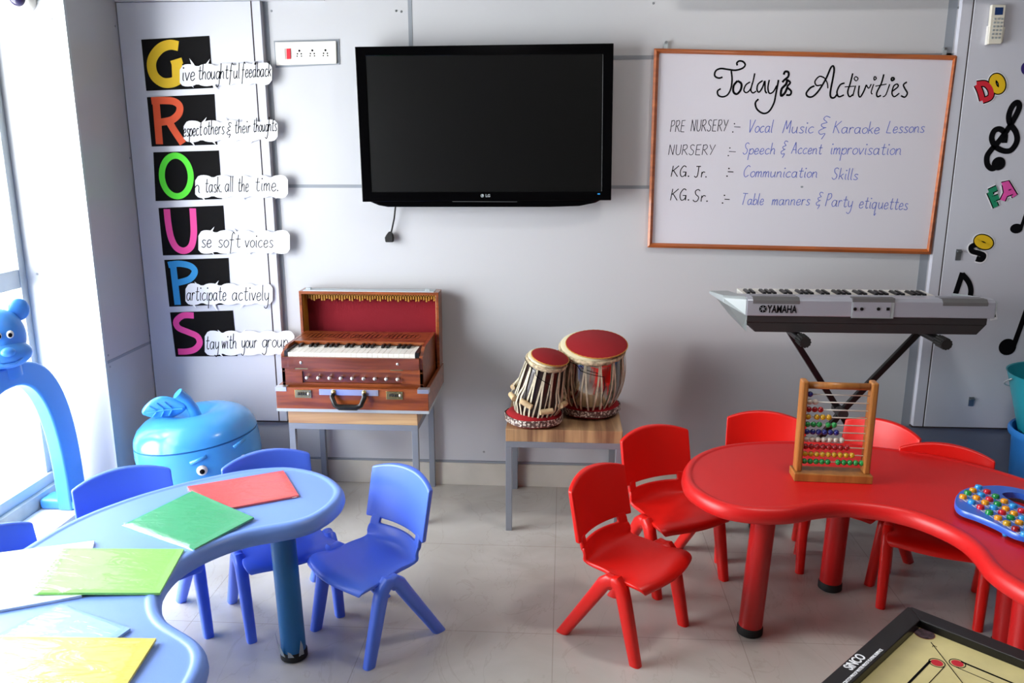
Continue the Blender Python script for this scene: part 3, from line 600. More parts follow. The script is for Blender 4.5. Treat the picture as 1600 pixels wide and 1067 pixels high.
# --- remote control in its holder
def remote():
    a, b_ = W(1542, 69, -.05), W(1569, 7, -.05)
    t = thing('remote_control', 'white air conditioner remote with blue display in its wall holder', 'remote control', ((a.x + b_.x) / 2, -.03, a.z))
    y1 = -.052
    fr = [W(1550.5, 7, y1), W(1572, 7.5, y1), W(1565, 68, y1), W(1544, 69, y1)]
    MB().poly(fr, (0, .018, 0)).build('body', 'ivory', t, bevel=.003)
    hd = [W(1545, 40, y1 + .004), W(1571, 42, y1 + .004), W(1567, 66, y1 + .004), W(1541.5, 70, y1 + .004)]
    MB().poly(hd, (0, .018, 0)).build('holder', 'white', t, bevel=.002)
    MB().poly([W(1555.3, 11.5, y1 - .0006), W(1568, 11.5, y1 - .0006), W(1566.8, 23, y1 - .0006), W(1554.2, 23.5, y1 - .0006)], (0, .001, 0)).build('display', mat('lcd_blue', (32, 58, 110), .2), t)
    for r in range(6):
        for c in range(3):
            u, v = 1555 - r * .9 + c * 5.4, 29.5 + r * 5.9; q = W(u, v, y1)
            MB().box((q.x - .0042, y1 - .0022, q.z - .0035), (q.x + .0042, y1 + .001, q.z + .0035)).build('button', 'silverend', t, bevel=.001)
remote()

# --- music stickers
def sticker(name, label, layers, cat='sticker'):
    """layers: (material, strokes) from the back one to the front one, each 0.7 mm thick"""
    first = layers[0][1][0][0][0]; p = W(first[0], first[1], yP)
    t = thing(name, label, cat, (p.x, yP, p.z), 0, 'music stickers on the right panel')
    nm = ['backing', 'outline', 'face'] if len(layers) > 1 else ['face']
    for i, (m_, st) in enumerate(layers):
        m = MB(); strokes_px(m, st, yP - .0004 - i * .0008, .001); m.build(nm[min(i, 2)], m_, t)
    return t
k1 = lambda pts: crop(pts, 1450, 0, .2809); k2 = lambda pts: crop(pts, 1450, 250, .4213)
def lay(pt, hw, col, sm=1, cl=0): return [('paper', [(p, hw + 3.0, sm, cl) for p in pt]), ('ink', [(p, hw + 1.7, sm, cl) for p in pt]), (col, [(p, hw, sm, cl) for p in pt])]
sticker('letter_sticker', 'red letter D sticker beside the yellow O above the treble clef', lay([k1([(272, 470), (290, 510), (303, 558)]), k1([(270, 468), (318, 466), (348, 500), (346, 540), (303, 560)])], 3.5, 'p_red'))
el = lambda cx, cy, rx, ry, a: [(cx + rx * cos(q) * cos(a) - ry * sin(q) * sin(a), cy + rx * cos(q) * sin(a) + ry * sin(q) * cos(a)) for q in [2 * pi * i / 14 for i in range(14)]]
sticker('letter_sticker', 'yellow letter O sticker beside the red D above the treble clef', lay([k1(el(385, 466, 26, 39, -.3))], 4.4, 'p_yellow', 1, 1))
clef = [(405, 900), (385, 905), (380, 925), (355, 938), (330, 915), (328, 870), (352, 832), (400, 778), (452, 705), (492, 635), (508, 590), (494, 570), (468, 592), (450, 640), (455, 685), (488, 735), (494, 785), (465, 832), (425, 840), (378, 818), (354, 772), (368, 728), (400, 718), (428, 745), (424, 795)]
t = sticker('treble_clef_sticker', 'large black treble clef sticker on the right white panel', [('ink', [(k1(clef), 4.1, 1, 0)])])
q = W(*k1([(392, 910)])[0], yP - .0004); m = MB().lathe([(.027, 0), (.027, .0012)], 24); bmesh.ops.transform(m.b, matrix=Matrix.Translation(q) @ WALLROT, verts=m.b.verts); m.build('clef_ball', 'ink', t)
sticker('letter_sticker', 'green letter F sticker beside the pink A below the clef', lay([k2([(228, 118), (240, 145), (252, 174)]), k2([(225, 118), (255, 104)]), k2([(240, 145), (262, 136)])], 3.5, 'p_green', 0))
sticker('letter_sticker', 'pink letter A sticker beside the green F below the clef', lay([k2([(275, 92), (292, 84), (322, 134)]), k2([(285, 90), (290, 120), (276, 150)]), k2([(284, 128), (312, 118)])], 3.5, 'p_hot', 0))
sticker('letter_sticker', 'yellow letter O sticker above the black S near the latch', lay([k2(el(206, 304, 24, 14, .35))], 4.6, 'p_yellow', 1, 1))
sticker('letter_sticker', 'black letter S sticker below the yellow O near the latch', [('paper', [(k2([(203, 322), (178, 315), (160, 322), (164, 338), (188, 345), (206, 354), (198, 369), (178, 366)]), 6.0, 1, 0)]), ('ink', [(k2([(203, 322), (178, 315), (160, 322), (164, 338), (188, 345), (206, 354), (198, 369), (178, 366)]), 4.0, 1, 0)])])
t = sticker('music_note_sticker', 'black quaver sticker rising behind the keyboard', [('ink', [([(1504, 426), (1497, 447), (1488, 474), (1484, 490)], 4.2, 0, 0), ([(1503, 428), (1513, 440), (1517, 454), (1514, 470)], 4.0, 1, 0)])])
q = W(1479, 492, yP - .0004); m = MB().lathe([(.03, 0), (.03, .0012)], 24); bmesh.ops.transform(m.b, matrix=Matrix.Translation(q) @ WALLROT, verts=m.b.verts); m.build('note_head', 'ink', t)
t = sticker('music_note_sticker', 'black note sticker cut by the photo edge beside pink A', [('ink', [([(1595, 357), (1604, 330), (1612, 302)], 2.5, 0, 0)])])
q = W(1588, 357, yP - .0004); m = MB().lathe([(.025, 0), (.025, .0012)], 24); bmesh.ops.transform(m.b, matrix=Matrix.Translation(q) @ WALLROT @ Matrix.Scale(.8, 4, (0, 1, 0)), verts=m.b.verts); m.build('note_head', 'ink', t)
t = sticker('music_note_sticker', 'black note sticker with round head right of the keyboard', [('ink', [([(1583, 542), (1594, 512), (1606, 478)], 4, 0, 0)])])
q = W(1574, 542, yP - .0004); m = MB().lathe([(.036, 0), (.036, .0012)], 24); bmesh.ops.transform(m.b, matrix=Matrix.Translation(q) @ WALLROT, verts=m.b.verts); m.build('note_head', 'ink', t)
sticker('music_note_sticker', 'dark purple sticker cut by the photo edge below the remote', [('p_purple', [(el(1603, 107, 4, 6, 0), 3.5, 1, 1)])])
sticker('letter_sticker', 'small red sticker peeking out behind the keyboard end', [('paper', [([(1549, 474), (1553, 500)], 5.5, 0, 0)]), ('ink', [([(1549, 476), (1552, 496)], 4, 0, 0)]), ('p_red', [([(1547, 472), (1551, 482)], 3.4, 0, 0)])])

# --- security camera on the column
q = W(27, -3, -.45)
t = thing('security_camera', 'white dome security camera on the column above the window', 'security camera', (q.x, YC, q.z))
m = MB().lathe([(.048, 0), (.048, .012), (.042, .03), (.032, .038)], 28); bmesh.ops.transform(m.b, matrix=Matrix.Translation((q.x, YC, q.z)) @ WALLROT, verts=m.b.verts); m.build('housing', 'white', t, smooth='auto')
MB().ball((q.x, YC - .036, q.z), .03, 18, 12).build('lens_dome', mat('lens_dome', (40, 34, 70), .1), t, smooth=True)

# ================================================================== CHAIRS
def make_chair(name, label, matkey, group):
    """child's moulded chair, facing local +x, floor centre at the origin"""
    t = thing(name, label, 'chair', group=group)
    prof = [(.180, .241, .134), (.178, .252, .145), (.174, .260, .150), (.15, .264, .152), (.11, .263, .150), (.06, .258, .138), (.01, .253, .131), (-.04, .251, .130), (-.075, .257, .131), (-.097, .274, .131), (-.107, .294, .130), (-.111, .309, .129), (-.112, .314, .129), (-.113, .318, .129), (-.1165, .331, .128), (-.1185, .335, .128), (-.1205, .339, .126), (-.1225, .346, .124)]
    SS = [-1, -.975, -.9, -.80, -.765, -.73, -.5, -.25, 0, .25, .5, .73, .765, .80, .9, .975, 1]
    P = []
    for x, z, hw in prof:
        row = []
        for s in SS:
            a = abs(s)
            dz = .012 * a ** 3 if x < .06 and z < .3 else -.006 * a ** 6
            dx = .032 * a ** 2 if z > .27 and x < 0 else (-.026 * a ** 2 if x > .14 else 0)
            row.append((x + dx, s * hw, z + dz))
        P.append(row)
    m = MB(); vs = m.grid(P)
    kill = []
    for fc in m.b.faces:
        c = fc.calc_center_median()
        if c.x < -.05 and .3145 < c.z < .3355 and abs(c.y) < .0955: kill.append(fc)
    bmesh.ops.delete(m.b, geom=kill, context='FACES')
    m.build('seat', matkey, t, True, smooth=True, solid=.013, subsurf=1)
    m = MB(); rows = []
    n = 14
    def pt(s, h, back):
        top = .496 + .026 * (1 - abs(s) ** 2.2); z = .330 + (top - .330) * h
        x = -.108 - .034 * h + .034 * s * s - (0.0 if not back else .024 - .006 * abs(s))
        return (x, s * .149, z)
    prof2 = [(0, 0), (.04, 0), (.5, 0), (.96, 0), (1, 0), (1, 1), (.96, 1), (.5, 1), (.04, 1), (0, 1)]
    for k in range(n + 1):
        s = -1 + 2 * k / n; rows.append([pt(s, h, b_) for h, b_ in prof2])
    m.rings(rows); m.build('backrest', matkey, t, True, smooth=True, bevel=.007, seg=3)
    for sd in (-1, 1):
        for fr in (1, -1):
            if fr > 0: pts = [(.034, .226), (.046, .250), (.066, .254), (.083, .236), (.092, .205), (.116, .10), (.139, .0005)]
            else: pts = [(.078, .228), (.062, .250), (.040, .252), (.020, .236), (-.004, .198), (-.07, .10), (-.137, .0005)]
            r = [.012, .020, .0225, .0225, .022, .0205, .0185]
            rs = []
            for i_, ((x, z), q) in enumerate(zip(pts, r)):
                x2, z2 = pts[min(i_ + 1, 6)]; x1, z1 = pts[max(i_ - 1, 0)]; l_ = hypot(x2 - x1, z2 - z1); nx_, nz_ = -(z2 - z1) / l_, (x2 - x1) / l_
                if i_ == 6: nx_, nz_ = 1, 0
                if i_ == 6 and fr > 0: nx_ = 1
                yc_ = sd * (.150 - .004 * (1 - z / .26)); ring = []
                for k_ in range(16):
                    an = 2 * pi * k_ / 16; ca_, sa_ = cos(an), sin(an)
                    ca_, sa_ = abs(ca_) ** .7 * (1 if ca_ > 0 else -1), abs(sa_) ** .7 * (1 if sa_ > 0 else -1)
                    w_ = q * (1.22 if i_ == 6 and fr < 0 else 1.0)
                    ring.append((x + nx_ * ca_ * w_, yc_ + sa_ * q * .86, max(z + nz_ * ca_ * w_, .0004)))
                rs.append(ring)
            m = MB().rings(rs)
            m.build('leg', matkey, t, True, smooth='auto')
    return t
def put(first, first_used, c, deg, label):
    if not first_used[0]:
        first_used[0] = True; first.location = (*c, 0); first.rotation_euler = (0, 0, radians(deg)); first['label'] = label; return first
    return dup(first, (*c, 0), radians(deg), label)
red0 = make_chair('toddler_chair', 'red plastic chair', 'redp', 'red toddler chairs'); used = [False]
for c, d, l in (((.2125, -1.15), -37, 'red plastic toddler chair standing apart in front, nearest the blue chairs'),
                ((.403, -.762), -61, 'red plastic toddler chair partly under the red table end, beside the wooden bench'),
                ((.775, -.575), -102, 'red plastic toddler chair behind the table, left of the abacus'),
                ((1.125, -.615), -139, 'red plastic toddler chair behind the red table, seen right of the abacus'),
                ((1.29, -.90), -114, 'red plastic toddler chair pushed under red table, nearest the alphabet toy')):
    put(red0, used, c, d, l)
blue0 = make_chair('toddler_chair', 'blue plastic chair', 'bluep', 'blue toddler chairs'); used = [False]
for c, d, l in (((-.590, -1.21), -131, 'blue plastic toddler chair in full view right of the blue table'),
                ((-.934, -1.101), -55.7, 'blue plastic toddler chair behind the red folder, in front of harmonium bench'),
                ((-1.327, -1.276), -47.6, 'blue plastic toddler chair in front of the apple bin'),
                ((-1.45, -1.69), -22, 'blue plastic toddler chair cut by photo edge, near the bear arch')):
    put(blue0, used, c, d, l)

# ================================================================== KIDNEY TABLES
def kidney(name, label, half, cx, cy, al, zt, mt, ml, legs, peel=None):
    """half: outline from the inner axis point round one lobe to the outer axis point, as (along axis, across axis)"""
    t = thing(name, label, 'table', (cx, cy, 0))
    full = half + [(a, -b_) for a, b_ in half[-2:0:-1]]
    loc = smooth_path(full, 4, True)
    ca, sa = cos(al), sin(al)
    pts = [Vector((p[0] * ca - p[1] * sa, p[0] * sa + p[1] * ca, 0)) for p in loc]
    for _ in range(3): pts = [(pts[i - 1] + pts[i] * 2 + pts[(i + 1) % len(pts)]) / 4 for i in range(len(pts))]
    area_ = sum(pts[i - 1].x * pts[i].y - pts[i].x * pts[i - 1].y for i in range(len(pts)))
    if area_ < 0: pts = pts[::-1]
    n = len(pts); nr = []
    for i in range(n):
        d = (pts[(i + 1) % n] - pts[i - 1]).normalized(); nr.append(Vector((-d.y, d.x, 0)))
    m = MB(); rs = []
    for ins, dz in ((.05, -.03), (.045, -.048), (.012, -.050), (.004, -.044), (0, -.032), (.002, -.016), (.008, -.005), (.016, 0), (.028, .0004), (.0315, -.0012), (.0345, -.0024), (.038, -.0026), (.042, -.0026)):
        rs.append([(p + q * ins) + Vector((0, 0, zt + dz)) for p, q in zip(pts, nr)])
    vs = [[m.v(p) for p in r] for r in rs]
    for a, c in zip(vs, vs[1:]):
        for i in range(n): m.f([a[i], a[(i + 1) % n], c[(i + 1) % n], c[i]])
    for r in (vs[-1], vs[0]):
        P3 = [v.co.copy() for v in r]
        for tri in tessellate_polygon([P3]): m.f([r[i] for i in tri])
    top = m.build('tabletop', mt, t, True, smooth='auto')
    for k, (lx, ly, spx, spy) in enumerate(legs):
        x, y = lx - cx, ly - cy
        lg = MB().tube([(x, y, .022), (x + spx, y + spy, zt - .03)], .0375, 28).build('leg', ml, t, True, smooth='auto')
        MB().lathe([(.036, 0), (.041, .004), (.041, .024), (.037, .03)], 28, (x - spx * .02, y, 0)).build('foot_cap', 'rubber', lg, True, smooth='auto')
        if peel == k:
            m = MB()
            for a0, h in ((2.6, .03), (3.3, .055), (3.9, .04), (4.6, .018), (5.4, .05)):
                p = [(x + .0415 * cos(a0 + d), y + .0415 * sin(a0 + d), z) for d, z in ((0, .022), (.45, .022), (.3, .03 + h * .6), (.12, .03 + h))]
                o_ = Vector((cos(a0), sin(a0), 0)) * .01
                m.f([m.v(p[0]), m.v(p[1]), m.v(Vector(p[2]) + o_ * .6), m.v(Vector(p[3]) + o_)])
            m.build('peeling_tape', 'silverend', lg, True, solid=.0008)
    return t
ZR = .485
rh = [(.19, 0), (.183, .055), (.143, .145), (.075, .205), (.011, .239), (-.036, .275), (-.09, .345), (-.118, .431), (-.098, .52), (-.045, .6), (.035, .655), (.129, .692), (.241, .706), (.377, .676), (.521, .567), (.645, .4), (.725, .219), (.757, .1), (.768, 0)]
kidney('kidney_table', 'red kidney-shaped plastic table carrying the abacus', rh, .905, -1.41, .933, ZR, 'redtable', 'redleg', [(.62, -1.15, .02, .0), (.966, -.85, .01, 0), (1.40, -1.19, -.01, .01), (1.215, -1.60, 0, .02)])
bh = [(.292, 0), (.279, -.08), (.244, -.152), (.195, -.212), (.135, -.249), (.068, -.29), (.022, -.354), (.003, -.452), (.016, -.54), (.062, -.607), (.127, -.667), (.222, -.706), (.305, -.708), (.409, -.668), (.471, -.621), (.552, -.548), (.606, -.486), (.648, -.432), (.686, -.368), (.718, -.304), (.743, -.231), (.757, -.148), (.763, -.07), (.765, 0)]
kidney('kidney_table', 'blue kidney-shaped plastic table strewn with coloured packets', bh, -.6915, -1.74, 3.083, ZR, 'bluetable', 'blueleg', [(-.815, -1.37, -.012, .0), (-1.28, -1.55, 0, 0), (-1.28, -2.02, 0, 0), (-.815, -2.12, 0, 0)], peel=0)

# packets of coloured sheets on the blue table
def packet(key, label, quad, z, th=.007, grow=.009, lift=(0, 0, 0, 0)):
    P = [F(u, v, z) + Vector((0, 0, l)) for (u, v), l in zip(quad, lift)]
    c = sum(P, Vector()) / 4
    t = thing('sheet_packet', label, 'sheet packet', (c.x, c.y, z), 0, 'packets of coloured sheets')
    up = Vector((0, 0, 1))
    MB().hexa([p + up * .0008 for p in P] + [p + up * th for p in P]).build('sheets', key, t)
    Q = [p + (p - c).normalized() * grow for p in P]
    gr = [0, .012, .1, .2, .3, .4, .5, .6, .7, .8, .9, .988, 1]; nx = 12; rows = []
    for i in range(nx + 1):
        a = Q[0].lerp(Q[3], gr[i]); b_ = Q[1].lerp(Q[2], gr[i])
        rows.append([a.lerp(b_, gr[j]) + up * (th + .0012 + random.uniform(0, .0012) - (.0055 if i in (0, nx) or j in (0, nx) else 0)) for j in range(nx + 1)])
    m = MB(); m.grid(rows); m.build('clear_sleeve', 'sleeve', t, smooth=True)
ZS = ZR - .0025
packet('f_red', 'salmon red sheet packet at the far end of the blue table', [(293, 763), (443, 738), (467, 777), (320, 804)], ZS)
packet('f_green', 'dark green sheet packet lying over the red one', [(195, 822), (301, 774), (397, 813), (304, 861)], ZS, lift=(0, .0085, .003, 0))
packet('f_pale', 'pale white sheet packet under the light green one', [(-40, 872), (148, 848), (128, 934), (-60, 968)], ZS)
packet('f_lime', 'light green sheet packet on the middle of blue table', [(100, 865), (288, 861), (250, 930), (50, 935)], ZS, lift=(.009, 0, 0, .009))
packet('f_blue', 'pale blue sheet packet in crinkled film partly under the yellow one', [(-30, 1012), (95, 948), (204, 986), (110, 1052)], ZS)
packet('f_yellow', 'yellow sheet packet nearest the camera on the blue table', [(-40, 1004), (245, 1004), (185, 1095), (-100, 1110)], ZS, lift=(.009, .004, 0, 0))

# ================================================================== BENCHES
def bench(label, x0, x1, y0, y1, zt, mk='bench', wt=.052, group='steel framed benches'):
    t = thing('bench', label, 'bench', ((x0 + x1) / 2, (y0 + y1) / 2, 0), 0, group)
    MB().box((x0, y0, zt - wt), (x1, y1, zt)).build('bench_top', mk, t, bevel=.002)
    r = .025; z1 = zt - wt
    m = MB()
    for a, c in (((x0, y0, z1 - r), (x1, y0 + r, z1)), ((x0, y1 - r, z1 - r), (x1, y1, z1)), ((x0, y0 + r, z1 - r), (x0 + r, y1 - r, z1)), ((x1 - r, y0 + r, z1 - r), (x1, y1 - r, z1))): m.box(a, c)
    m.build('frame', 'greysteel', t, bevel=.001)
    for x in (x0, x1 - r):
        for y in (y0, y1 - r):
            MB().box((x, y, 0), (x + r, y + r, z1 - r)).build('leg', 'greysteel', t, bevel=.001)
    return t
bench('wood-topped steel bench under the harmonium', -1.112, -.58, -.445, -.02, .49, 'bench2')
bench('wood-topped steel bench under the pair of tablas', -.222, .243, -.47, -.02, .44)

# ================================================================== HARMONIUM
def harmonium():
    x0, x1, yf, yb = -1.153, -.532, -.455, -.03; zb = .491
    t = thing('harmonium', 'brown wooden harmonium with open red-lined lid on its bench', 'harmonium', ((x0 + x1) / 2, (yf + yb) / 2, zb))
    zc = .592
    m = MB().box((x0, yf, zb + .012), (x1, yf + .014, zc)).box((x0, yb - .014, zb + .012), (x1, yb, zc)).box((x0, yf + .014, zb + .012), (x0 + .014, yb - .014, zc)).box((x1 - .014, yf + .014, zb + .012), (x1, yb - .014, zc)).box((x0 + .014, yf + .014, zb + .012), (x1 - .014, yb - .014, zb + .05))
    case = m.build('case', 'harm', t, bevel=.0015)
    MB().box((x0 - .001, yf - .001, zb), (x1 + .001, yb, zb + .0125)).build('base_strip', 'alu', case)
    for xa in (x0 - .0015, x1 - .044):
        MB().box((xa, yf - .002, zc - .016), (xa + .0455, yf + .03, zc + .001)).build('corner_plate', 'chrome', case)
    xc = -.852
    MB().box((xc - .122, yf - .004, zc - .028), (xc + .118, yf, zc - .004)).build('handle_plate', 'chrome', case)
    hd = MB().tube([(xc - .062, yf - .006, zc - .02), (xc - .066, yf - .022, zc - .03), (xc - .052, yf - .03, zc - .062), (xc - .035, yf - .03, zc - .07), (xc + .035, yf - .03, zc - .07), (xc + .052, yf - .03, zc - .062), (xc + .066, yf - .022, zc - .03), (xc + .062, yf - .006, zc - .02)], [.009, .01, .01, .012, .012, .01, .01, .009], 12).build('handle', 'black', case, smooth=True)
    for xa in (xc - .062, xc + .062): MB().ball((xa, yf - .008, zc - .014), .009).build('handle_stud', 'brass', case, smooth=True)
    for xa in (-1.040, -.668):
        l = MB().box((xa - .034, yf - .004, zc - .042), (xa + .034, yf, zc - .008)).build('lock', 'brass', case, bevel=.001)
        for k in range(4): MB().cyl((xa - .02 + k * .009, yf - .005, zc - .024), (xa - .014 + k * .009, yf - .005, zc - .024), .006, 12).build('lock_dial', 'charcoal', case)
        MB().ball((xa + .023, yf - .005, zc - .024), .006).build('lock_button', 'chrome', case, smooth=True)
    # body
    bx0, bx1, by, bk = -1.133, -.556, -.425, -.09; zd = .745
    m = MB().box((bx0, by, zb + .05), (bx1, by + .012, .604)).box((bx0, by, .652), (bx1, by + .012, .668))
    m.box((bx0, by, .604), (-1.05, by + .012, .652)).box((-.645, by, .604), (bx1, by + .012, .652)).box((-1.05, by + .01, .604), (-.645, by + .014, .652))
    for xa in (bx0, bx1 - .014):
        m.rings([[(x, by, zb + .05), (x, by, .722), (x, -.36, zd + .002), (x, bk, zd + .002), (x, bk, zb + .05)] for x in (xa, xa + .014)])
    m.box((bx0, bk - .014, zb + .05), (bx1, bk, zd))
    body = m.build('body', 'harm', t, bevel=.001)
    MB().box((-1.05, by + .008, .606), (-.645, by + .0105, .650)).build('stop_recess', 'harmdark', body)
    for k in range(9):
        xa = -1.027 + k * .0462; m = MB().cyl((xa, by + .01, .628), (xa, by - .006, .628), .004, 10); m.ball((xa, by - .012, .628), .0085, 12, 8); m.build('stop_knob', 'chrome', body, smooth=True)
    fl = MB().box((bx0 + .004, by - .014, .668), (bx1 - .012, by, .714)).build('front_flap', 'harmdark', t, bevel=.0015)
    for xa in (-1.047, -.655): MB().ball((xa, by - .016, .692), .006, 12, 8, (1, .5, 1)).build('flap_stud', 'chrome', fl, smooth=True)
    for xa in (-1.047, -.66): MB().box((xa - .026, by - .0155, .665), (xa + .026, by - .012, .669)).build('flap_hinge', 'brass', fl)
    # keys
    kx0, kx1, n = -1.105, -.587, 24; kw = (kx1 - kx0) / n; kb = -.29
    for xa, xb in ((bx0 + .014, kx0), (kx1, bx1 - .014)): MB().box((xa, by, .70), (xb, kb, .736)).build('key_block', 'black', t)
    for k in range(n):
        MB().box((kx0 + k * kw + .0004, by + .001, .712), (kx0 + (k + 1) * kw - .0004, kb, .730)).build('white_key', 'white', t, bevel=.0006, seg=1)
    for k in range(n - 1):
        if (k + 5) % 7 in (2, 6): continue
        xa = kx0 + (k + 1) * kw; MB().hexa([(xa - .006, -.335, .731), (xa + .006, -.335, .731), (xa + .006, kb, .731), (xa - .006, kb, .731), (xa - .004, -.330, .742), (xa + .004, -.330, .742), (xa + .004, kb, .741), (xa - .004, kb, .741)]).build('black_key', 'black', t)
    tp = MB().box((bx0 + .014, -.292, .732), (bx1 - .014, bk - .014, .747)).build('top_board', 'harm', t, bevel=.002)
    m = MB()
    for k in range(26):
        xa = -1.08 + k * .0185
        if 8 < k < 10 or 16 < k < 18: continue
        m.ribbon([(xa + .010 * cos(q), -.19 + .045 * sin(q) * (1 + .3 * sin(k)), .747) for q in [2 * pi * j / 10 for j in range(10)]], .0022, (0, 0, .0012), True)
    m.build('carved_pattern', 'harmdark', tp)
    # lid, hinged at the back and standing open
    lx0, lx1, lz0, lz1, ly0, ly1 = -1.148, -.536, .594, .926, -.112, -.022
    m = MB().box((lx0, ly0, lz1 - .013), (lx1, ly1, lz1)).box((lx0, ly0, lz0), (lx0 + .012, ly1, lz1 - .013)).box((lx1 - .012, ly0, lz0), (lx1, ly1, lz1 - .013)).box((lx0 + .012, ly1 - .008, lz0), (lx1 - .012, ly1, lz1 - .013))
    lid = m.build('lid', 'harm', t, bevel=.001)
    MB().box((lx0 + .012, ly1 - .011, lz0), (lx1 - .012, ly1 - .008, lz1 - .013)).build('lining', 'velvet', lid)
    m = MB()
    for k in range(52):
        xa = lx0 + .018 + k * .0113; m.box((xa, ly1 - .05, lz1 - .044 + .006 * sin(k * 1.7)), (xa + .006, ly1 - .012, lz1 - .013))
    m.box((lx0 + .012, ly1 - .05, lz1 - .024), (lx1 - .012, ly1 - .011, lz1 - .013))
    m.box((lx0 + .012, ly0 + .012, lz0), (lx0 + .015, ly1 - .02, lz1 - .013)).box((lx1 - .015, ly0 + .012, lz0), (lx1 - .012, ly1 - .02, lz1 - .013))
    m.build('gold_fringe', 'gold', lid)
    MB().box((lx0 + .02, ly0 - .002, lz1), (lx1 - .02, ly0 + .06, lz1 + .004)).build('edge_strip', 'alu', lid)
    for xa in (lx0 + .03, lx1 - .06): MB().box((xa, ly0 + .01, lz1 + .003), (xa + .02, ly0 + .03, lz1 + .012)).build('lid_catch', 'alu', lid)
harmonium()

# ================================================================== TABLAS
def ring_cushion(label, c, R, r, z):
    t = thing('ring_cushion', label, 'drum cushion', (*c, z), 0, 'drum ring cushions')
    rs = []; seg = 40
    m = MB()
    for i in range(seg):
        a = 2 * pi * i / seg; wob = 1 + .03 * sin(5 * a + c[0] * 9)
        rs.append([(c[0] + (R * wob + r * cos(q)) * cos(a), c[1] + (R * wob + r * cos(q)) * sin(a), z + r * .8 + r * .8 * sin(q)) for q in [2 * pi * j / 14 for j in range(14)]])
    m.rings(rs + [rs[0]], cap=False); bmesh.ops.remove_doubles(m.b, verts=m.b.verts, dist=1e-5)
    m.build('cushion', 'redfelt', t, smooth=True)
    m = MB(); rows = []
    for i in range(seg * 2 + 1):
        a = 2 * pi * i / (seg * 2); wob = 1 + .03 * sin(5 * a + c[0] * 9); o = R * wob + r + .0015 + .001 * (i % 2)
        rows.append([(c[0] + o * cos(a), c[1] + o * sin(a), z + r * .8 + h) for h in (-.013, -.005, .005, .013)])
    m.grid(rows); m.build('braid', 'braid', t, solid=.002)
    return t
mb_ = mat('silver_braid', (176, 160, 148), .45, .3, bump=1, bscale=120); nt = mb_.node_tree
ck = nt.nodes.new('ShaderNodeTexVoronoi'); ck.inputs['Scale'].default_value = 110; tc = nt.nodes.new('ShaderNodeTexCoord'); rr = nt.nodes.new('ShaderNodeValToRGB')
rr.color_ramp.elements[0].color = lin((222, 212, 200)); rr.color_ramp.elements[1].color = lin((92, 70, 66)); rr.color_ramp.elements[0].position = .3; rr.color_ramp.elements[1].position = .55
nt.links.new(tc.outputs['Object'], ck.inputs['Vector']); nt.links.new(ck.outputs['Distance'], rr.inputs[0]); nt.links.new(rr.outputs[0], nt.nodes['Principled BSDF'].inputs['Base Color'])
M['braid'] = mb_

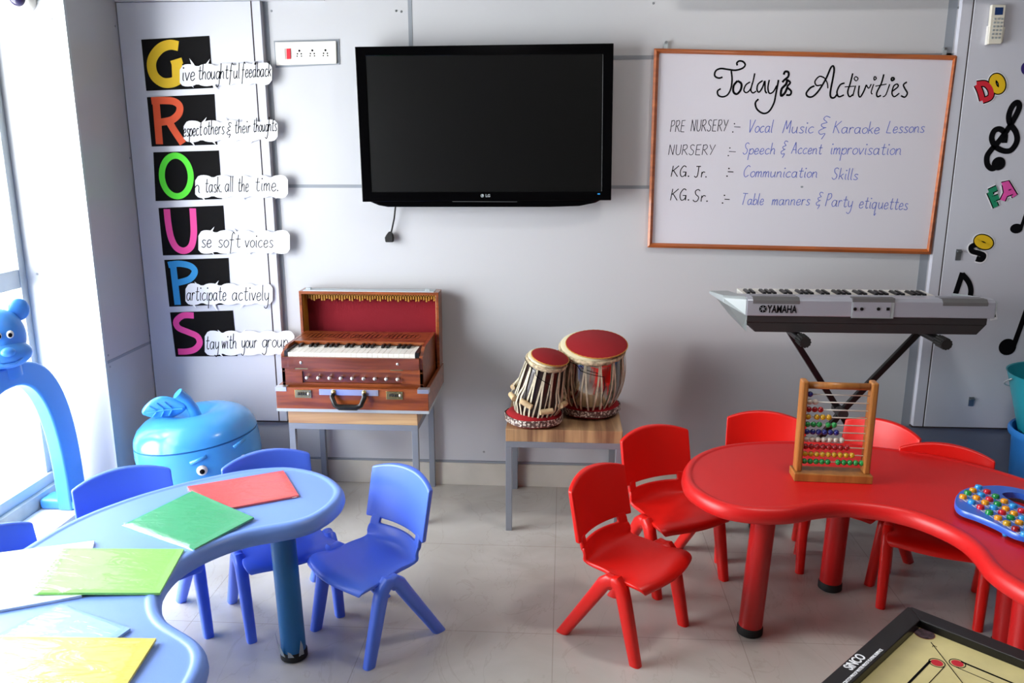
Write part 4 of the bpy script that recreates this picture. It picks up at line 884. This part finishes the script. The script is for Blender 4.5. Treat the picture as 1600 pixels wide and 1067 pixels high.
def tabla(name, label, base, axis, prof, bodymat, straps, pegs, cover):
    """prof: (radius, height) of the shell; the drum stands on base along axis"""
    t = thing(name, label, 'drum', base)
    q = Vector((0, 0, 1)).rotation_difference(Vector(axis).normalized()).to_matrix().to_4x4(); Mx = Matrix.Translation(base) @ q
    def start(): m = MB(); m.M = Mx; return m
    m = start(); m.lathe(prof, 40); m.build('shell', bodymat, t, smooth=True)
    H = prof[-1][1]; R = prof[-1][0]
    rad = lambda z: next((a[0] + (b_[0] - a[0]) * (z - a[1]) / (b_[1] - a[1]) for a, b_ in zip(prof, prof[1:]) if a[1] <= z <= b_[1]), R)
    m = start(); m.lathe([(R + .001, H - .006), (R + .002, H + .006), (R - .006, H + .010), (R * .5, H + .0102), (.004, H + .0102)], 40); m.build('skin', 'hide', t, smooth='auto')
    m = start(); n = 36
    ringp = [[((R + .003 + .0075 * cos(b_)) * cos(2 * pi * i / n), (R + .003 + .0075 * cos(b_)) * sin(2 * pi * i / n), H - .012 + .0105 * sin(b_) + .003 * (i % 2)) for b_ in [2 * pi * j / 8 for j in range(8)]] for i in range(n)]
    m.rings(ringp + [ringp[0]], cap=False); m.build('braided_hoop', 'hoop', t, smooth=True)
    zl = prof[2][1] * .6
    for k in range(straps):
        a0 = 2 * pi * k / straps
        for da in (0, pi / straps):
            a1, a2 = a0, a0 + (.65 * pi / straps if da == 0 else -.65 * pi / straps)
            pts = []
            for j in range(8):
                s = j / 7; z = H - .008 + (zl - H + .008) * s; a = a1 + (a2 - a1) * s
                pg = .011 if pegs and abs(z - H * .36) < .03 and (k % 2 == 0) else 0
                r_ = rad(z) + .0035 + pg; pts.append(Vector((r_ * cos(a), r_ * sin(a), z)))
            m = start(); wv = Vector((-sin(a1), cos(a1), 0)) * .0034
            m.rings([[p - wv, p + wv, p + wv + p.xy.to_3d().normalized() * .0018, p - wv + p.xy.to_3d().normalized() * .0018] for p in pts]); m.build('strap', 'strap', t)
    if pegs:
        for k in range(pegs):
            a = 2 * pi * k / pegs + .35; z = H * (.34 + .05 * (k % 2)); r_ = rad(z) + .014; d = Vector((-sin(a), cos(a), .16 * (-1) ** k)).normalized() * .026; p = Vector((r_ * cos(a), r_ * sin(a), z))
            m = start(); m.cyl(p - d, p + d, .0115, 16); m.build('tuning_peg', 'peg', t, smooth='auto')
    # felt cover lying on the head with a cord
    m = start(); cr, dx, dy = cover; m.lathe([(cr, H + .0105), (cr + .001, H + .0145), (cr - .003, H + .017), (.004, H + .0175)], 44, (dx, dy, 0)); cv = m.build('cover', 'redfelt', t, smooth='auto')
    m = start(); edge = [[((cr + .001 + .002 * cos(b_)) * cos(2 * pi * i / 80) + dx, (cr + .001 + .002 * cos(b_)) * sin(2 * pi * i / 80) + dy, H + .013 + .002 * sin(b_) + .0012 * (i % 2)) for b_ in [2 * pi * j / 6 for j in range(6)]] for i in range(80)]
    m.rings(edge + [edge[0]], cap=False); m.build('cover_piping', 'gold', cv)
    m = start(); pts = []
    for j in range(16):
        a = -2.9 + j * .11; z = H - .004 - .002 * j * (1 if j < 9 else 2.0); r_ = max(rad(min(H, max(z, 0))), R * .8) + .0135; pts.append((r_ * cos(a), r_ * sin(a), z))
    for j in range(8):
        z = pts[15][2] - .016 * (j + 1); r_ = rad(max(z, .03)) + .012; a = -2.9 + 15 * .11 + .02 * sin(j); pts.append((r_ * cos(a), r_ * sin(a), z))
    m.tube(pts, .0014, 6); m.build('cover_cord', 'ink', cv, smooth=True)
    return t
ring_cushion('red ring cushion with silver braid under the small wooden tabla', (-.112, -.375), .082, .034, .441)
ring_cushion('red ring cushion with silver braid under the large steel tabla', (.118, -.235), .088, .036, .441)
tabla('tabla', 'small tabla with dark wooden shell and tuning pegs, red cover on top', (-.112, -.372, .462), (.2, -.2, 1),
      [(.055, 0), (.075, .012), (.089, .04), (.096, .075), (.095, .11), (.088, .165), (.079, .23), (.075, .268)], 'drumwood', 16, 8, (.074, .010, -.006))
tabla('tabla', 'large tabla with polished steel bowl, red cover on top', (.118, -.235, .462), (.01, -.25, 1),
      [(.05, 0), (.078, .012), (.108, .055), (.128, .11), (.137, .16), (.136, .205), (.131, .26), (.128, .293)], 'mirror', 14, 0, (.124, .017, -.006))

# ================================================================== KEYBOARD AND STAND
def keyboard():
    yR, yFr = -.55, -.20                                 # rear face (towards the camera), playing side
    B = lambda u, v, y=yR: W(u, v, y)
    xl, xr = B(1166, 490).x, B(1555, 490).x; xe = B(1134, 470).x
    zt = B(1350, 466).z; zs = B(1178, 493.5).z; zm = B(1178, 504).z; z0 = B(1182, 519).z
    t = thing('digital_keyboard', 'silver digital keyboard seen from behind on its black X stand', 'keyboard', ((xl + xr) / 2, (yR + yFr) / 2, z0))
    prof = [(yR, zs), (yR, zt - .012), (yR + .012, zt - .002), (yR + .05, zt - .002), (yR + .2, zt - .022), (yR + .205, zt - .035), (yFr, zt - .052), (yFr, zs)]
    MB().rings([[(x, y, z) for y, z in prof] for x in (xl, xr)]).build('body', 'silver', t, bevel=.003)
    # left and right end cheeks
    for s, xa, xb in ((1, xl, xe), (-1, xr, xr + .004)):
        MB().rings([[(xa, y, z) for y, z in ((yR, zs), (yR, zt - .01), (yR + .02, zt - .001), (yFr, zt - .036), (yFr, zs))], [(xb, y, z) for y, z in ((yR + (.05 if s > 0 else 0), zt - .03), (yR + (.06 if s > 0 else 0), zt - .012), (yR + .07, zt - .006), (yFr, zt - .038), (yFr, zt - .05))]]).build('end_cheek', 'silverend', t, bevel=.003)
    mL, mR = B(1176, 504).x, B(1543, 504).x
    MB().box((xl + .004, yR + .004, zm), (mR, yFr, zs)).build('lower_case', 'charcoal', t, bevel=.002)
    a = B(1180, 518).x; b_ = B(1528, 518).x; c = B(1541, 518).x
    MB().rings([[(x, y, zz) for x, zz in ((xl + .006 - dx, zm), (c, zm), (b_, z0), (a, z0))] for y, dx in ((yR + .006, 0), (yFr, .02))]).build('bottom_case', 'charcoal', t, bevel=.002)
    MB().rings([[(xl + .004, yR + .004, zs), (xl + .006, yR + .006, z0), (xl + .006, yFr, z0), (xl + .004, yFr, zs)], [(xe + .25 * (xl - xe), yR + .045, zt - .03 + .25 * (zs - zt + .03)), (xl - .002, yR + .03, z0 + .01), (xl - .002, yFr, z0 + .01), (xe + .25 * (xl - xe), yFr, zt - .05 + .25 * (zs - zt + .05))]]).build('end_undercut', 'undercut', t)
    for u0, u1 in ((1177, 1250), (1474, 1545)):
        xa, xb = B(u0, 468).x, B(u1, 468).x
        m = MB().rings([[(x, y, z) for y, z in ((yR - .001, zt - .024), (yR - .001, zt - .012), (yR + .010, zt - .001), (yR + .07, zt - .003), (yR + .07, zt - .008), (yR + .01, zt - .02))] for x in (xa, xb)]); m.build('speaker_grill', 'grill', t)
    xa, xb = B(1331, 480).x, B(1397, 480).x; zz = B(1360, 497).z
    m = MB().box((xa, yR - .002, zs), (xb, yR, zt - .014)); m.box((xa, yR - .003, zz), (xb, yR, zz + .003)); 
    jp = m.build('jack_panel', 'silverend', t)
    MB().box((xa + .004, yR - .0028, zz + .003), (xb - .012, yR - .001, zt - .012)).build('jack_recess', 'silver', jp)
    MB().box((xa, yR - .003, zt - .014), (xb, yR + .03, zt + .0012)).build('panel_lip', 'grill', jp)
    for u, sq in ((1335.5, 0), (1346, 0), (1372, 0), (1387, 1)):
        q = B(u, 482.5); m = MB()
        if sq: m.box((q.x - .0055, yR - .005, q.z - .0055), (q.x + .0055, yR - .001, q.z + .0055))
        else: m.cyl((q.x, yR - .005, q.z), (q.x, yR - .001, q.z), .0062, 14)
        m.build('jack', 'black', jp)
    # maker's emblem and name
    q = B(1192, 482.5, yR - .0012); em = MB().lathe([(.0135, 0), (.0135, .0008)], 28); bmesh.ops.transform(em.b, matrix=Matrix.Translation(q) @ WALLROT, verts=em.b.verts); e_ = em.build('emblem_disc', 'ink', t)
    m = MB()
    for k in range(3):
        a = pi / 2 + k * pi / 3; d = Vector((cos(a), 0, sin(a))) * .0115; m.ribbon([q - d + FRONT * .001, q + FRONT * .001, q + d + FRONT * .001], [.0006, .0016, .0006], FRONT * .0004)
    m.build('emblem_forks', 'silver', e_)
    q = B(1222, 483.6, yR - .001); text_mesh('lettering', 'YAMAHA', .040, 'ink', t, Matrix.Translation(q) @ WALLROT @ Matrix.Diagonal((.64, 1.0, 1, 1)), bold=.0008)
    # keys along the far side
    n = 36; x0 = xl + .03; kw = (xr - .125 - x0) / n
    for k in range(n):
        MB().box((x0 + k * kw + .0005, yFr - .012, zt - .055), (x0 + (k + 1) * kw - .0005, yR + .205, zt - .024)).build('white_key', 'white', t, bevel=.001, seg=1)
    for k in range(n - 1):
        if k % 7 in (2, 6): continue
        x = x0 + (k + 1) * kw; MB().hexa([(x - .007, yR + .206, zt - .026), (x + .007, yR + .206, zt - .026), (x + .007, yR + .29, zt - .026), (x - .007, yR + .29, zt - .026), (x - .005, yR + .206, zt - .016), (x + .005, yR + .206, zt - .016), (x + .005, yR + .28, zt - .015), (x - .005, yR + .28, zt - .015)]).build('black_key', 'black', t)
    # stand
    yS = -.37; zc = z0 - .022
    s = thing('keyboard_stand', 'black folding X stand with ribbed end caps under the keyboard', 'keyboard stand', (W(1312, 642, yS).x, yS, 0))
    X0 = W(1312, 642, yS); tl = W(1230, 527, yS); tr = W(1434, 528, yS)
    tl.z = tr.z = zc; capL, capR = W(1240, 531, -.62), W(1473, 537, -.62)
    bl = Vector((.795, yS, .028)); br_ = Vector((X0.x * 2 - .795, yS, .028))
    for a, c, dy in ((tl, br_, .014), (tr, bl, -.014)):
        m = MB(); d = (c - a).normalized(); w = Vector((-d.z, 0, d.x)) * .0115; m.rings([[p + w + Vector((0, dy - .011, 0)), p + w + Vector((0, dy + .011, 0)), p - w + Vector((0, dy + .011, 0)), p - w + Vector((0, dy - .011, 0))] for p in (a, X0 * 1.0, c)]); m.build('cross_bar', 'black', s, bevel=.003)
    MB().cyl(X0 + Vector((0, -.045, 0)), X0 + Vector((0, .045, 0)), .02).build('pivot', 'charcoal', s, smooth='auto')
    for p, ye in ((tl, -.61), (tr, -.61)):
        q = capL if p is tl else capR; e2 = Vector((p.x, -.16, zc)); e1 = Vector((p.x, ye, zc))
        m = MB().cyl(e1, e2, .016, 18); a = m.build('support_arm', 'black', s, smooth='auto')
        m = MB(); 
        for k in range(12):
            an = 2 * pi * k / 12; m.cyl((p.x + .018 * cos(an), ye + .0, zc + .018 * sin(an)), (p.x + .018 * cos(an), ye + .06, zc + .018 * sin(an)), .0045, 6)
        m.cyl((p.x, ye - .004, zc), (p.x, ye + .06, zc), .019, 20); m.build('ribbed_cap', 'rubber', a)
    for p in (bl, br_):
        m = MB().cyl((p.x, -.46, .022), (p.x, -.12, .022), .018, 18); a = m.build('floor_bar', 'black', s, smooth='auto')
        for y0, y1 in ((-.47, -.41), (-.17, -.11)):
            m = MB().cyl((p.x, y0, .022), (p.x, y1, .022), .022, 16); m.build('ribbed_cap', 'rubber', a, smooth='auto')
keyboard()

# ================================================================== ABACUS, LETTER TOY, CARROM BOARD
def abacus():
    a, b_ = F(1240.5, 752, ZS), F(1363.5, 757, ZS); d = (b_ - a); wd_ = d.length; ang = atan2(d.y, d.x)
    zt_ = .332; dep = .075
    t = thing('abacus', 'wooden abacus with ten rows of coloured beads on the red table', 'abacus', (a.x, a.y, ZS), ang)
    MB().box((0, 0, 0), (wd_, dep, .027)).build('base', 'abacus', t, True, bevel=.003)
    for x in (.006, wd_ - .026):
        MB().box((x, .014, .027), (x + .020, .060, zt_)).build('post', 'abacus', t, True, bevel=.005)
    MB().cyl((.03, .037, zt_ - .018), (wd_ - .03, .037, zt_ - .018), .0115, 16).build('top_bar', 'abacus', t, True, smooth=True)
    cols = ['b_navy', 'b_cream', 'b_red', 'b_yellow', 'b_green', 'b_navy', 'b_cream', 'b_red', 'b_yellow', 'b_green']
    gaps = {3: (1,), 9: (5,), 4: (3,)}
    L_, R_ = .026, wd_ - .026
    for r in range(10):
        z = zt_ - .048 - r * .0252
        m = MB().cyl((L_ - .004, .037, z), (R_ + .004, .037, z), .0021, 8); m.build('rod', 'white', t, True, smooth=True)
        x = L_ + .0105
        for k in range(r + 1):
            if k in gaps.get(r, ()): x += .014 if r == 9 else .009
            MB().ball((x, .037, z), .0094, 14, 8, (1, 1, 1.0)).build('bead', cols[r], t, True, smooth=True); x += .0184
    return t
abacus()

def letter_toy():
    # outline traced on the table plane: rounded left end, handle on the far right
    zb_, zt_ = ZS + .012, ZS + .03
    out = [(1492, 787), (1495, 772), (1508, 763), (1530, 759), (1560, 758), (1590, 762), (1625, 772), (1665, 790), (1700, 812), (1715, 835), (1700, 850), (1660, 850), (1610, 840), (1583, 832), (1555, 818), (1527, 806), (1502, 797)]
    P = [F(u, v, zt_) for u, v in out]; c = sum(P, Vector()) / len(P)
    t = thing('alphabet_toy', 'blue alphabet board toy with rows of coloured knobs on the red table', 'toy', (c.x, c.y, ZS))
    pp = smooth_path([(p.x, p.y) for p in P], 4, True)
    hole = smooth_path([F(u, v, zt_).xy for u, v in ((1566, 771), (1590, 770), (1625, 782), (1660, 800), (1680, 818), (1650, 812), (1605, 794), (1580, 782))], 4, True)
    m = MB(); n = len(pp); cc = sum(pp, Vector()) / n
    loops = []
    for s, z in ((.985, zb_), (1.0, zb_ + .005), (1.0, zt_ - .005), (.985, zt_)): loops.append([m.v((cc.x + (p.x - cc.x) * s, cc.y + (p.y - cc.y) * s, z)) for p in pp])
    hl = [[m.v((p.x, p.y, z)) for p in hole] for z in (zb_, zt_)]
    for a, b_ in zip(loops, loops[1:]):
        for i in range(n): m.f([a[i], a[(i + 1) % n], b_[(i + 1) % n], b_[i]])
    for i in range(len(hole)): m.f([hl[0][i], hl[1][i], hl[1][(i + 1) % len(hole)], hl[0][(i + 1) % len(hole)]])
    for lp, hh in ((loops[-1], hl[1]), (loops[0], hl[0])):
        allv = lp + hh
        for tri in tessellate_polygon([[v.co.copy() for v in lp], [v.co.copy() for v in hh]]): m.f([allv[i] for i in tri])
    m.build('board', mat('toy_blue', (44, 104, 216), .3, coat=.3), t, smooth='auto')
    for u, v in ((1504, 795), (1571, 834), (1640, 850), (1530, 765)):
        q = F(u, v, ZS + .006); MB().lathe([(.006, 0), (.008, .004), (.008, .013)], 12, (q.x, q.y, ZS)).build('foot', 'b_sky', t)
    seq = [['orange', 'sky', 'scarlet', 'green', 'orange', 'yellow', 'red', 'sky'], ['green', 'orange', 'orange', 'sky', 'scarlet', 'green', 'orange', 'sky'], ['orange', 'sky', 'scarlet', 'green', 'orange', 'orange', 'sky', 'green'], ['sky', 'scarlet', 'green', 'orange', 'sky', 'scarlet', 'yellow', 'orange']]
    sc8 = 120 / 1067; starts = [((218, 325), (122, 72)), ((285, 272), (119, 66.5)), ((358, 235), (113, 63)), ((433, 192), (120, 64))]
    w = MB()
    for r, ((sx, sy), (dx, dy)) in enumerate(starts):
        for k in range(8):
            u, v = 1480 + (sx + dx * k) * sc8, 740 + (sy + dy * k * (1 + .006 * k)) * sc8 + 1.5
            if u > 1660: continue
            q = F(u, v, zt_); MB().lathe([(.0105, 0), (.0105, .006), (.009, .010), (.004, .012)], 18, (q.x, q.y, zt_)).build('knob', 'b_' + seq[r][k], t, smooth='auto')
            q2 = F(u + dx * .48 * sc8, v + dy * .5 * sc8 + .5, zt_); e = (q2 - q).normalized(); pr_ = Vector((-e.y, e.x, 0))
            for off in (-.006, .006): w.ribbon([q + e * .011 + pr_ * off, q2 + pr_ * off + e * .008], .0016, (0, 0, .0006))
            w.ribbon([q2 - e * .006, q2 + pr_ * .004, q2 + e * .005], .0011, (0, 0, .0006))
    w.build('printed_tracks', 'cream_print', t)
M['cream_print'] = mat('cream_print', (212, 206, 196), .5)
letter_toy()

def carrom():
    zt_ = .42; c0 = F(1420, 946, zt_); e1 = (F(1290, 1060, zt_) - c0); e1.z = 0; e1.normalize(); e2 = Vector((-e1.y, e1.x, 0))
    if e2.dot(F(1600, 1030, zt_) - c0) < 0: e2 = -e2
    S_ = .88; fwid = .046; T = lambda a, b_, z: c0 + e1 * a + e2 * b_ + Vector((0, 0, z - zt_))
    cc = T(S_ / 2, S_ / 2, 0)
    t = thing('carrom_board', 'carrom board with black frame and pale playing field in front of red table', 'carrom board', (cc.x, cc.y, 0))
    ch = .008
    for k in range(4):
        def R(a, b_):                                     # rotate a quarter turn about the board centre, k times
            x, y = a - S_ / 2, b_ - S_ / 2
            for _ in range(k): x, y = -y, x
            return x + S_ / 2, y + S_ / 2
        pts = [R(ch, 0), R(0, ch) if k == 9 else R(ch * .0 + ch, 0), R(S_ - ch, 0), R(S_ - fwid, fwid), R(fwid, fwid)]
        pts = [R(ch / 2, ch / 2), R(ch, 0), R(S_ - ch, 0), R(S_ - ch / 2, ch / 2), R(S_ - fwid, fwid), R(fwid, fwid)]
        MB().poly([T(a, b_, zt_ - .045) for a, b_ in pts], (0, 0, .045)).build('frame_rail', 'black', t, bevel=.002)
    zp = zt_ - .02; iw = fwid
    pf = MB().hexa([T(iw, iw, zp - .012), T(S_ - iw, iw, zp - .012), T(S_ - iw, S_ - iw, zp - .012), T(iw, S_ - iw, zp - .012), T(iw, iw, zp), T(S_ - iw, iw, zp), T(S_ - iw, S_ - iw, zp), T(iw, S_ - iw, zp)]).build('playing_field', 'playfield', t)
    up = Vector((0, 0, .0006)); N = Vector((0, 0, 1))
    I = lambda a, b_: T(iw + a, iw + b_, zp)
    L_ = S_ - 2 * iw
    circ = lambda a, b_, r, n=24: [I(a + r * cos(2 * pi * i / n), b_ + r * sin(2 * pi * i / n)) for i in range(n)]
    for a in (.0195, L_ - .0195):
        for b_ in (.0195, L_ - .0195):
            p = MB().poly(circ(a, b_, .0225), up * 1.5).build('pocket', 'pocket', pf)
            MB().poly([x + up * 1.0 for x in circ(a, b_, .0235)], up * .2).build('pocket_rim', 'boardframe', pf)
    m = MB(); i0, i1 = .072, .098
    lo, hi = .120, L_ - .120
    for k in range(4):
        def J(a, b_):
            x, y = a - L_ / 2, b_ - L_ / 2
            for _ in range(k): x, y = -y, x
            return I(x + L_ / 2, y + L_ / 2)
        m.ribbon([J(lo, i0), J(hi, i0)], .0026, up); m.ribbon([J(lo, i1 + .004), J(hi, i1 + .004)], .0008, up)
        for a in (lo - .003, hi + .003):
            MB().poly([J(a + .0125 * cos(2 * pi * i / 24), .085 + .0125 * sin(2 * pi * i / 24)) for i in range(24)], up).build('base_circle', 'p_red', pf)
            m.ribbon([J(a + .0165 * cos(2 * pi * i / 28), .085 + .0165 * sin(2 * pi * i / 28)) for i in range(28)], .0009, up, True)
        m.ribbon([J(.044, .044), J(.24, .24)], .0009, up); m.ribbon([J(.054, .061), J(.052, .052), J(.061, .054)], .0007, up)
        m.ribbon([J(.24 + .03 * cos(q), .26 + .03 * sin(q)) for q in [-2.2 + .157 * j for j in range(29)]], .001, up)
        for q in (-2.2, 2.2): m.ribbon([J(.24 + .03 * cos(q) - .006, .26 + .03 * sin(q) + .006), J(.24 + .03 * cos(q), .26 + .03 * sin(q)), J(.24 + .03 * cos(q) + .006, .26 + .03 * sin(q) + .004)], .0009, up)
    m.ribbon(circ(L_ / 2, L_ / 2, .085, 48), .0012, up, True); m.build('board_lines', 'ink', pf)
    # maker's name and slogan on the left rail, printed along the rail
    da = lambda u, v: (F(u, v, zt_) - c0).dot(e1)
    q = T(da(1333, 1033), .0165, zt_ + .0006); bx = -e1; by = Vector((0, 0, 1)).cross(bx)
    Rm = Matrix((( bx.x, by.x, 0, q.x), (bx.y, by.y, 0, q.y), (0, 0, 1, q.z), (0, 0, 0, 1)))
    text_mesh('brand_lettering', 'SiNCO', .030, 'paper', t, Rm @ Matrix.Diagonal((.8, 1, 1, 1)), bold=.0006)
    q = T(da(1342, 1038), .036, zt_ + .0006); Rm.translation = q
    text_mesh('slogan_lettering', 'SCRATCH PROOF WATER PROOF PLAYING SURFACE', .0105, 'paper', t, Rm @ Matrix.Diagonal((.74, 1, 1, 1)), bold=.0002)
    for a in (.16, S_ - .16):
        for b_ in (.16, S_ - .16):
            p = T(a, b_, 0); MB().cyl((p.x, p.y, 0), (p.x, p.y, zt_ - .034), .018, 16).build('leg', 'black', t, smooth='auto')  # unseen legs added to hold the board up; its real support is unknown
M['pocket'] = mat('pocket_net', (70, 52, 60), .8, var=.8, vscale=70)
carrom()

# ================================================================== APPLE BIN, BEAR ARCH, BUCKETS
def apple():
    c = Vector((-1.487, -.40, 0))
    t = thing('apple_bin', 'sky blue apple-shaped toy bin with leaf and eye in the corner', 'toy bin', c)
    ax = Vector((-.11, 0, 1)).normalized(); q = Vector((0, 0, 1)).rotation_difference(ax).to_matrix().to_4x4(); Mx = Matrix.Translation(c + Vector((0, 0, .018))) @ q
    def st(): m = MB(); m.M = Mx; return m
    low = [(.05, .004), (.15, .002), (.185, .02), (.22, .09), (.238, .17), (.248, .25), (.2495, .31), (.246, .345)]
    m = st(); m.lathe(low, 56); bd = m.build('body', 'sky', t, smooth='auto')
    lid = [(.242, .349), (.246, .352), (.241, .377), (.224, .406), (.196, .430), (.160, .446), (.118, .452), (.08, .446), (.045, .430), (.02, .420), (.004, .418)]
    m = st(); m.lathe(lid, 56); ld = m.build('lid', 'sky', t, smooth='auto')
    m = st(); m.lathe([(.19, .34), (.2425, .34), (.2425, .352), (.19, .352)], 56); m.build('lid_gap', 'blueleg', t)
    m = st(); m.tube([(.022, -.01, .412), (.018, -.02, .465), (.006, -.035, .51), (-.016, -.055, .545)], [.024, .022, .021, .024], 18); m.build('stem', 'sky', ld, smooth='auto')
    # leaf
    la, lb = Vector((.004, -.05, .482)), Vector((-.165, -.085, .482)); ld_ = (lb - la).normalized(); lu = Vector((.12, -.32, .94)).normalized(); lu = (lu - ld_ * lu.dot(ld_)).normalized(); ln = ld_.cross(lu)
    LP = lambda s, w, o=0: la.lerp(lb, s) + lu * (w * .056 * (sin(pi * min(1, s * .98 + .012)) ** .7) + .008 * sin(s * pi)) + ln * (o + .012 * w * w)
    m = st(); m.grid([[LP(i / 14, w / 3) for w in range(-3, 4)] for i in range(15)]); lf = m.build('leaf', 'sky', ld, smooth=True, solid=.012, subsurf=1)
    m = st(); sg = 1 if ln.y < 0 else -1
    m.tube([LP(.06, 0, -.010 * sg), LP(.5, 0, -.010 * sg), LP(.9, 0, -.009 * sg)], .0035, 6)
    for s_ in (.30, .48, .66):
        for w in (-1, 1): m.tube([LP(s_, .08 * w, -.010 * sg), LP(s_ + .12, .62 * w, -.009 * sg)], .0035, 6)
    sg = -sg
    m.tube([LP(.06, 0, -.009 * sg), LP(.5, 0, -.009 * sg), LP(.9, 0, -.008 * sg)], .0035, 6)
    for s_ in (.30, .48, .66):
        for w in (-1, 1): m.tube([LP(s_, .08 * w, -.009 * sg), LP(s_ + .12, .62 * w, -.008 * sg)], .0035, 6)
    m.build('leaf_vein', 'sky', lf)
    # face, turned to the right of the camera
    def on(az, z, o=0):
        r = next(a[0] + (b_[0] - a[0]) * (z - a[1]) / (b_[1] - a[1]) for a, b_ in zip(low, low[1:]) if a[1] <= z <= b_[1]) + o
        return Vector((r * cos(az), r * sin(az), z))
    for az, zb_, e0 in ((-1.12, .306, .268), (-.42, .322, .255)):
        m = st(); p = on(az, e0, .0); d = Vector((cos(az), sin(az), 0))
        m.ball(p, .021, 18, 10, (1, 1, 1)); ey = m.build('eye', 'white', bd, smooth=True)
        m = st(); m.ball(p + d * .011, .0125, 16, 10); m.build('pupil', 'ink', ey, smooth=True)
        m = st(); m.tube([on(az - .15, zb_, .003), on(az - .02, min(.343, zb_ + .007), .003), on(az + .10, min(.343, zb_ + .014), .002)], .0075, 10); m.build('eyebrow', 'sky', bd, smooth=True)
    m = st(); m.ball(on(-.9, .2, .0), .03, 16, 10); m.build('nose', 'sky', bd, smooth=True)
apple()

def bear_arch():
    x0, x1 = -2.045, -1.985; yc = -.835
    t = thing('bear_arch', 'blue plastic play arch topped by a bear head beside the window', 'play arch', (-2.015, yc, .09))
    def path(hw, h, sq):
        return [(yc + hw * (1 if cos(a) > 0 else -1) * abs(cos(a)) ** sq, .09 + h * abs(sin(a)) ** sq) for a in [pi * i / 40 for i in range(41)]]
    outer, inner = path(.36, .675, .72), path(.245, .595, .78)
    m = MB()
    rows = []
    for (ya, za), (yb_, zb_) in zip(outer, inner):
        rows.append([(x0, ya, za), (x1, ya, za), (x1, yb_, zb_), (x0, yb_, zb_)])
    m.rings(rows); m.build('arch', 'bear', t, smooth='auto', bevel=.009, seg=3)
    for y in (yc + .30, yc - .30):
        m = MB(); rs = []
        MB().box((-2.125, y - .05, .0905), (-1.965, y + .045, .135)).build('foot', 'bear', t, bevel=.014, seg=3)
    # head, looking into the room
    h = Vector((-2.01, yc + .005, .872)); fd = Vector((.74, -.67, -.08)).normalized(); sd = Vector((0, 0, 1)).cross(fd).normalized(); u_ = fd.cross(sd)
    R3 = Matrix((fd, sd, u_)).transposed()
    HP = lambda a, b_, c: h + fd * a + sd * b_ + u_ * c
    m = MB().ball(h, .09, 28, 18, (.75, .95, 1.15), R3); m.ball(HP(.035, 0, -.055), .07, 24, 14, (.85, 1.3, .74), R3); hd = m.build('head', 'bear', t, smooth=True)
    for s in (-1, 1):
        m = MB().ball(HP(-.02, s * .075, .088), .036, 18, 12, (.55, 1, 1.15), R3); m.build('ear', 'bear', hd, smooth=True)
        m = MB().ball(HP(.066, s * .019, .024), .012, 16, 10, (.5, 1, 1.2), R3); e = m.build('eye', 'white', hd, smooth=True)
        m = MB().ball(HP(.072, s * .0175, .023), .0068, 12, 8, (.6, 1, 1.2), R3); m.build('pupil', 'ink', e, smooth=True)
    m = MB().ball(HP(.092, 0, -.032), .02, 16, 10, (.8, 1.2, .85), R3); m.build('nose', 'bear', hd, smooth=True)
    m = MB().tube([HP(.083, -.045, -.062), HP(.092, -.02, -.076), HP(.094, .02, -.076), HP(.083, .045, -.062)], .004, 8); m.build('mouth', 'bear', hd, smooth=True)
    m = MB().cyl(h - Vector((0, -.01, .07)), h - Vector((0, -.02, .15)), .045, 20); m.build('neck', 'bear', t, smooth='auto')
bear_arch()

def buckets():
    y = -.33; xb = W(1581, 735, y).x + .19; xr = W(1584.5, 672, y)
    t = thing('bucket', 'blue plastic bin with rolled rim beside the right panel, cut by photo edge', 'bin', (xb, y, 0))
    h = xr.z; m = MB(); R_ = xb - xr.x
    m.lathe([(.16, 0), (.165, .005), (R_ - .016, h - .03), (R_ - .002, h - .028), (R_, h - .01), (R_ - .006, h), (R_ - .014, h - .004), (R_ - .02, h - .03), (.155, .01), (.005, .008)], 40, (xb, y, 0)); m.build('tub', 'binblue', t, smooth='auto')
    for s in (-1, 1): MB().box((xb - .05, y + s * (R_ - .002) - .012, h - .045), (xb + .05, y + s * (R_ - .002) + .012, h - .02)).build('grip', 'binblue', t, bevel=.004)
    a = W(1583, 586, y); b_ = W(1597, 640, y); h2 = a.z; sl = (b_.x - a.x) / (a.z - b_.z); zb_ = .02
    t2 = thing('bucket', 'teal tapered plastic bucket standing inside the blue bin', 'bucket', (xb, y, zb_))
    r_t = xb - a.x; r_b = max(.05, r_t - sl * (h2 - zb_)); r_b = max(r_b, .06)
    m = MB(); m.lathe([(r_b, zb_), (r_t - .004, h2 - .004), (r_t, h2), (r_t - .006, h2 - .002), (r_b - .005, zb_ + .006), (.005, zb_ + .006)], 40, (xb, y, 0)); m.build('shell', 'teal', t2, smooth='auto')
    m = MB(); n = 24; m.tube([(xb + (r_t + .003) * cos(pi * i / n), y - .0 + (r_t + .003) * sin(pi * i / n) * .9, h2 - .015 - .10 * sin(pi * i / n)) for i in range(n + 1)], .003, 8); m.build('handle', 'alu', t2, smooth=True)
buckets()
